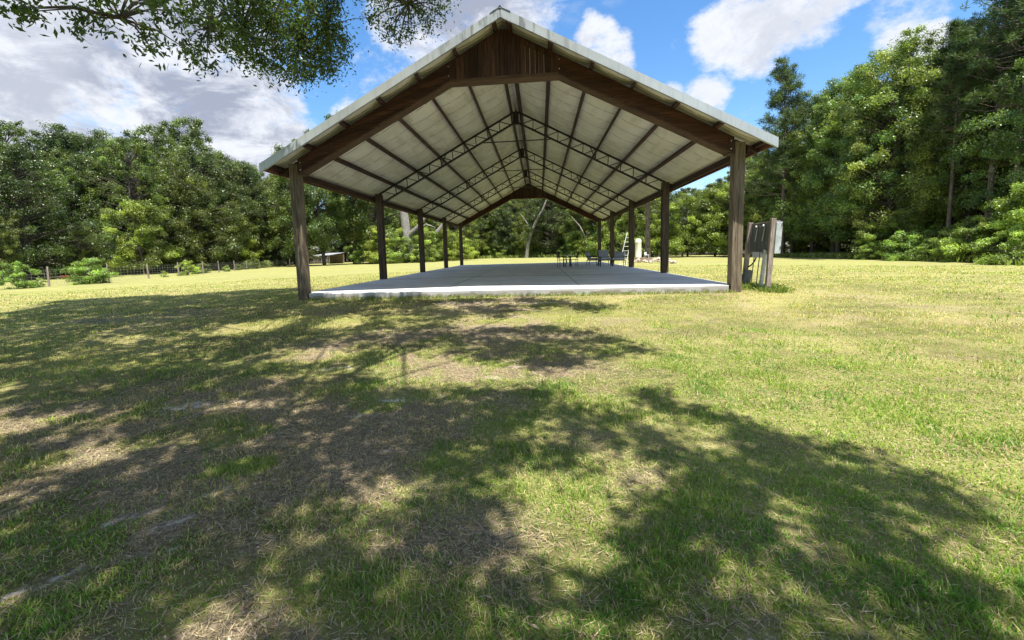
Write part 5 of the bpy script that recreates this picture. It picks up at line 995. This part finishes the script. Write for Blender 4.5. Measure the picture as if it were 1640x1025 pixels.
SPRAY="-69,-80,115,-67,-120,85,-64,-149,72,-62,-161,75,-60,-94,108,-60,-153,68,-67,-140,74,-75,-73,93,-64,-136,80,-65,-123,88,-70,-130,86,-60,-136,86,-60,-83,113,-73,-161,75,-64,-111,86,-66,-60,118,-75,-108,89,-73,-124,85,-64,-125,96,-68,-113,97,-67,-182,63,-67,-135,91,-66,-117,96,-66,-105,87,-73,-84,96,-81,-168,71,-62,-144,75,-67,-168,68,-61,-81,106,-64,-174,65,-55,-166,69,-62,-104,103,-65,-91,101,-65,-73,116,-62,-110,91,-71,-92,107,-66,-96,84,-69,-146,78,-73,-112,95,-64,-128,89,-68,-156,72,-57,-175,67,-61,-66,109,-65,-101,105,-70,-116,93,-67,-116,83,-66,-84,102,-73,-135,74,-68,-81,90,-71,-97,99,-74,-102,89,-65,-91,90,-73,-121,93,-68,-64,107,-60,-89,99,-64,-60,106,-69,-113,101,-75,-110,85,-71,-67,102,-72,-97,94,-67,-104,97,-64,-86,105,-63,-119,93,-65,-82,115,-69,-89,99,-64,-88,115,-58,-89,105,-67,-97,105,-75,-174,67,-64,-154,78,-67,-74,109,-57,-83,118,-62,-148,81,-72,-95,88,-62,-115,92,-59,-143,85,-61,-70,124,-63,-70,112,-73,-118,86,-72,-87,90,-59,-106,105,-64,-133,84,-66,-68,109,-69,-90,89,-73,-92,92,-68,-125,93,-65,-82,119,-63,-95,104,-69,-88,116,-56,-159,73,-61,-141,79,-65,-99,89,-69,-126,87,-63,-109,103,-74,-165,68,-74,-112,89,-64,-74,99,-72,-77,101,-69,-140,82,-67,-73,102,-70,-101,97,-58,-98,109,-65,-122,80,-64,-113,95,-69,-88,109,-66,-95,100,-66,-103,101,-67,-126,82,-67,-78,117,-62,-125,93,-67,-108,82,-63,-98,108,-74,-83,100,-60,-90,111,-69,-89,93,-70,-63,100,-73,-76,97,-51,-172,68,-59,-79,113,-69,-67,98,-57,-80,108,-74,-90,96,-65,-99,93,-62,-80,101,-66,-94,114,-68,-94,95,-58,-76,118,-59,-73,99,-70,-102,105,-63,-106,93,-64,-87,109,-65,-86,95,-72,-78,93,-71,-102,86,-71,-73,101,-70,-59,102,-71,-109,98,-69,-135,83,-60,-80,117,-72,-117,98,-72,-113,84,-56,-85,114,-67,-115,88,-62,-119,98,-63,-61,112,-76,-91,88,-68,-95,90,-64,-102,84,-62,-83,90,-65,-69,96,-62,-85,98,-72,-93,102,-56,-168,62,-70,-131,91,-74,-108,94,-72,-84,106,-69,-89,104,-67,-112,82,-61,-131,92,-61,-99,101,-62,-77,120,-68,-77,95,-62,-162,67,-62,-80,96,-71,-80,106,-69,-121,82,-65,-81,93,-63,-76,108,-71,-107,103,-74,-117,94,-66,-117,100,-69,-82,109,-68,-131,79,-70,-69,110,-70,-99,110,-71,-120,89,-65,-66,122,-72,-97,105,-75,-128,76,-70,-71,104,-67,-78,110,-65,-108,96,-63,-124,84,-66,-91,96,-61,-95,96,-58,-86,109,-70,-93,112,-68,-77,105,-75,-96,97,-67,-112,93,-63,-102,98,-74,-83,89,-64,-114,103,-64,-140,84,-65,-92,108,-70,-101,92,-65,-91,86,-76,-97,87,-69,-62,110,-63,-74,124,-70,-72,97,-63,-129,83,-70,-108,90,-61,-88,95,-62,-121,90,-62,-76,94,-63,-132,78,-70,-80,96,-70,-109,86,-75,-101,95,-59,-69,107,-61,-115,99,-59,-74,107,-58,-85,102,-65,-66,101,-75,-81,92,-58,-73,124,-59,-73,111,-67,-83,97,-70,-122,98,-61,-123,97,-68,-81,103,-63,-68,118,-60,-72,119,-65,-118,80,-59,-78,104,-66,-56,107,-74,-68,96,-56,-78,121,-66,-85,88,-69,-106,107,-64,-71,105,-57,-93,113,-70,-97,84,-64,-81,110,-73,-89,103,-64,-57,111,-58,-151,76,-29,-66,117,-44,-58,123,-35,-68,125,-44,-72,118,-41,-66,122,-30,-55,122,-40,-65,112,-45,-59,113,-21,-52,126,-46,-74,113,-49,-64,125,-24,-62,120,-32,-61,122,-32,-66,111,-30,-57,129,-37,-54,118,-33,-75,121,-38,-57,126,-27,-73,120,-28,-65,126,-52,-56,122,-44,-53,118,-17,-70,122,-46,-60,129,-35,-65,118,-31,-50,126,-39,-72,110,-49,-67,116,-39,-75,118,-23,-68,113,-35,-60,111,-23,-55,122,-40,-60,119,-52,-59,130,-35,-61,129,-24,-60,126,-34,-71,116,-19,-55,130,-35,-54,131,-45,-71,124,-20,-68,118,-38,-50,122,-24,-69,124,-48,-61,120,-27,-59,116,-41,-64,128,-30,-49,120,-17,-63,126,-45,-77,121,-37,-67,108,-28,-71,115,-40,-56,112,-25,-53,132"

sa = np.array([int(v) for v in SHADE.split(',')], float).reshape(-1, 4)/20; sv = np.array([int(v) for v in SPRAY.split(',')], float).reshape(-1, 3)/20
oak = thing('live_oak', 'large oak behind the camera whose leafy branches hang into the top left of the view', 'tree')
OL = [(.055, .085, .024), (.06, .095, .025), (.05, .085, .03), (.075, .115, .03)]
def spray_leaves(C0, rad, per, L, Wd, flat):
    V, F_, C_ = clump_leaves(C0, rad, per, L, Wd, OL, shell=.15, flat=flat, up=.3, colvar=.25)
    return V, F_, C_
r1 = sa[:, 3]*1.22; big_ = sa[:, 3] > .45
V1a, F1a, C1a = spray_leaves(sa[~big_, :3], r1[~big_], 215, .125, .065, .5)
V1b, F1b, C1b = spray_leaves(sa[big_, :3], r1[big_], 430, .14, .075, .5)
V1 = np.concatenate([V1a, V1b]); F1 = np.concatenate([F1a, F1b+len(V1a)]); C1 = np.concatenate([C1a, C1b])
near_ = np.linalg.norm(sv-np.array(CAM), axis=1) < 8.5
V2, F2, C2 = spray_leaves(sv, np.where(near_, .24, .31), 68, .074, .027, .9)
V = np.concatenate([V1, V2]); Fq = np.concatenate([F1, F2+len(V1)])
link('crown', mesh_arrays('crown', V, [Fq], colour=np.concatenate([C1, C2])), M['oakleaf'], oak)
# limbs: group clump centres, run limbs from the trunk
allc = np.concatenate([sa[:, :3], sv]); r_ = np.random.default_rng(3)
cen = allc[r_.choice(len(allc), 46, replace=False)].copy()
for it in range(8):
    lab = ((allc[:, None]-cen[None])**2).sum(2).argmin(1)
    for j in range(len(cen)):
        if (lab == j).any(): cen[j] = allc[lab == j].mean(0)
tb = Vector((-2.5, -18.5, -.8)); fork = Vector((-2.2, -17.6, 4.2))
mb = MB(); mb.tube([tb, tb+Vector((.1, .2, 1.2)), Vector((-2.3, -18, 3)), fork], [.75, .55, .48, .45], 14); mb.build('trunk', M['bark'], oak, 0, True)
cen2 = cen[r_.choice(len(cen), 7, replace=False)].copy()
for it in range(8):
    l2 = ((cen[:, None]-cen2[None])**2).sum(2).argmin(1)
    for j in range(7):
        if (l2 == j).any(): cen2[j] = cen[l2 == j].mean(0)
for j in range(7):
    e = Vector(cen2[j])+Vector((0, 0, -.3)); md = fork.lerp(e, .5)+Vector((0, 0, .9)); mb = MB()
    mb.tube([fork, fork.lerp(md, .5)+Vector((0, 0, .2)), md, md.lerp(e, .5)+Vector((0, 0, .25)), e], [.12, .09, .07, .055, .04], 9)
    for k in np.where(l2 == j)[0]:
        s0 = md.lerp(e, r_.uniform(.4, 1)); c_ = Vector(cen[k]); mb.tube([s0, s0.lerp(c_, .5)+Vector((0, 0, .2)), c_], [.035, .022, .012], 6, cap=False)
        idx = np.where(lab == k)[0]
        for q in idx: pq = Vector(allc[q]); mb.tube([c_, c_.lerp(pq, .5)+Vector((0, 0, .06)), pq], [.014, .009, .004], 4, cap=False)
    mb.build('limb', M['bark'], oak, 0, True)
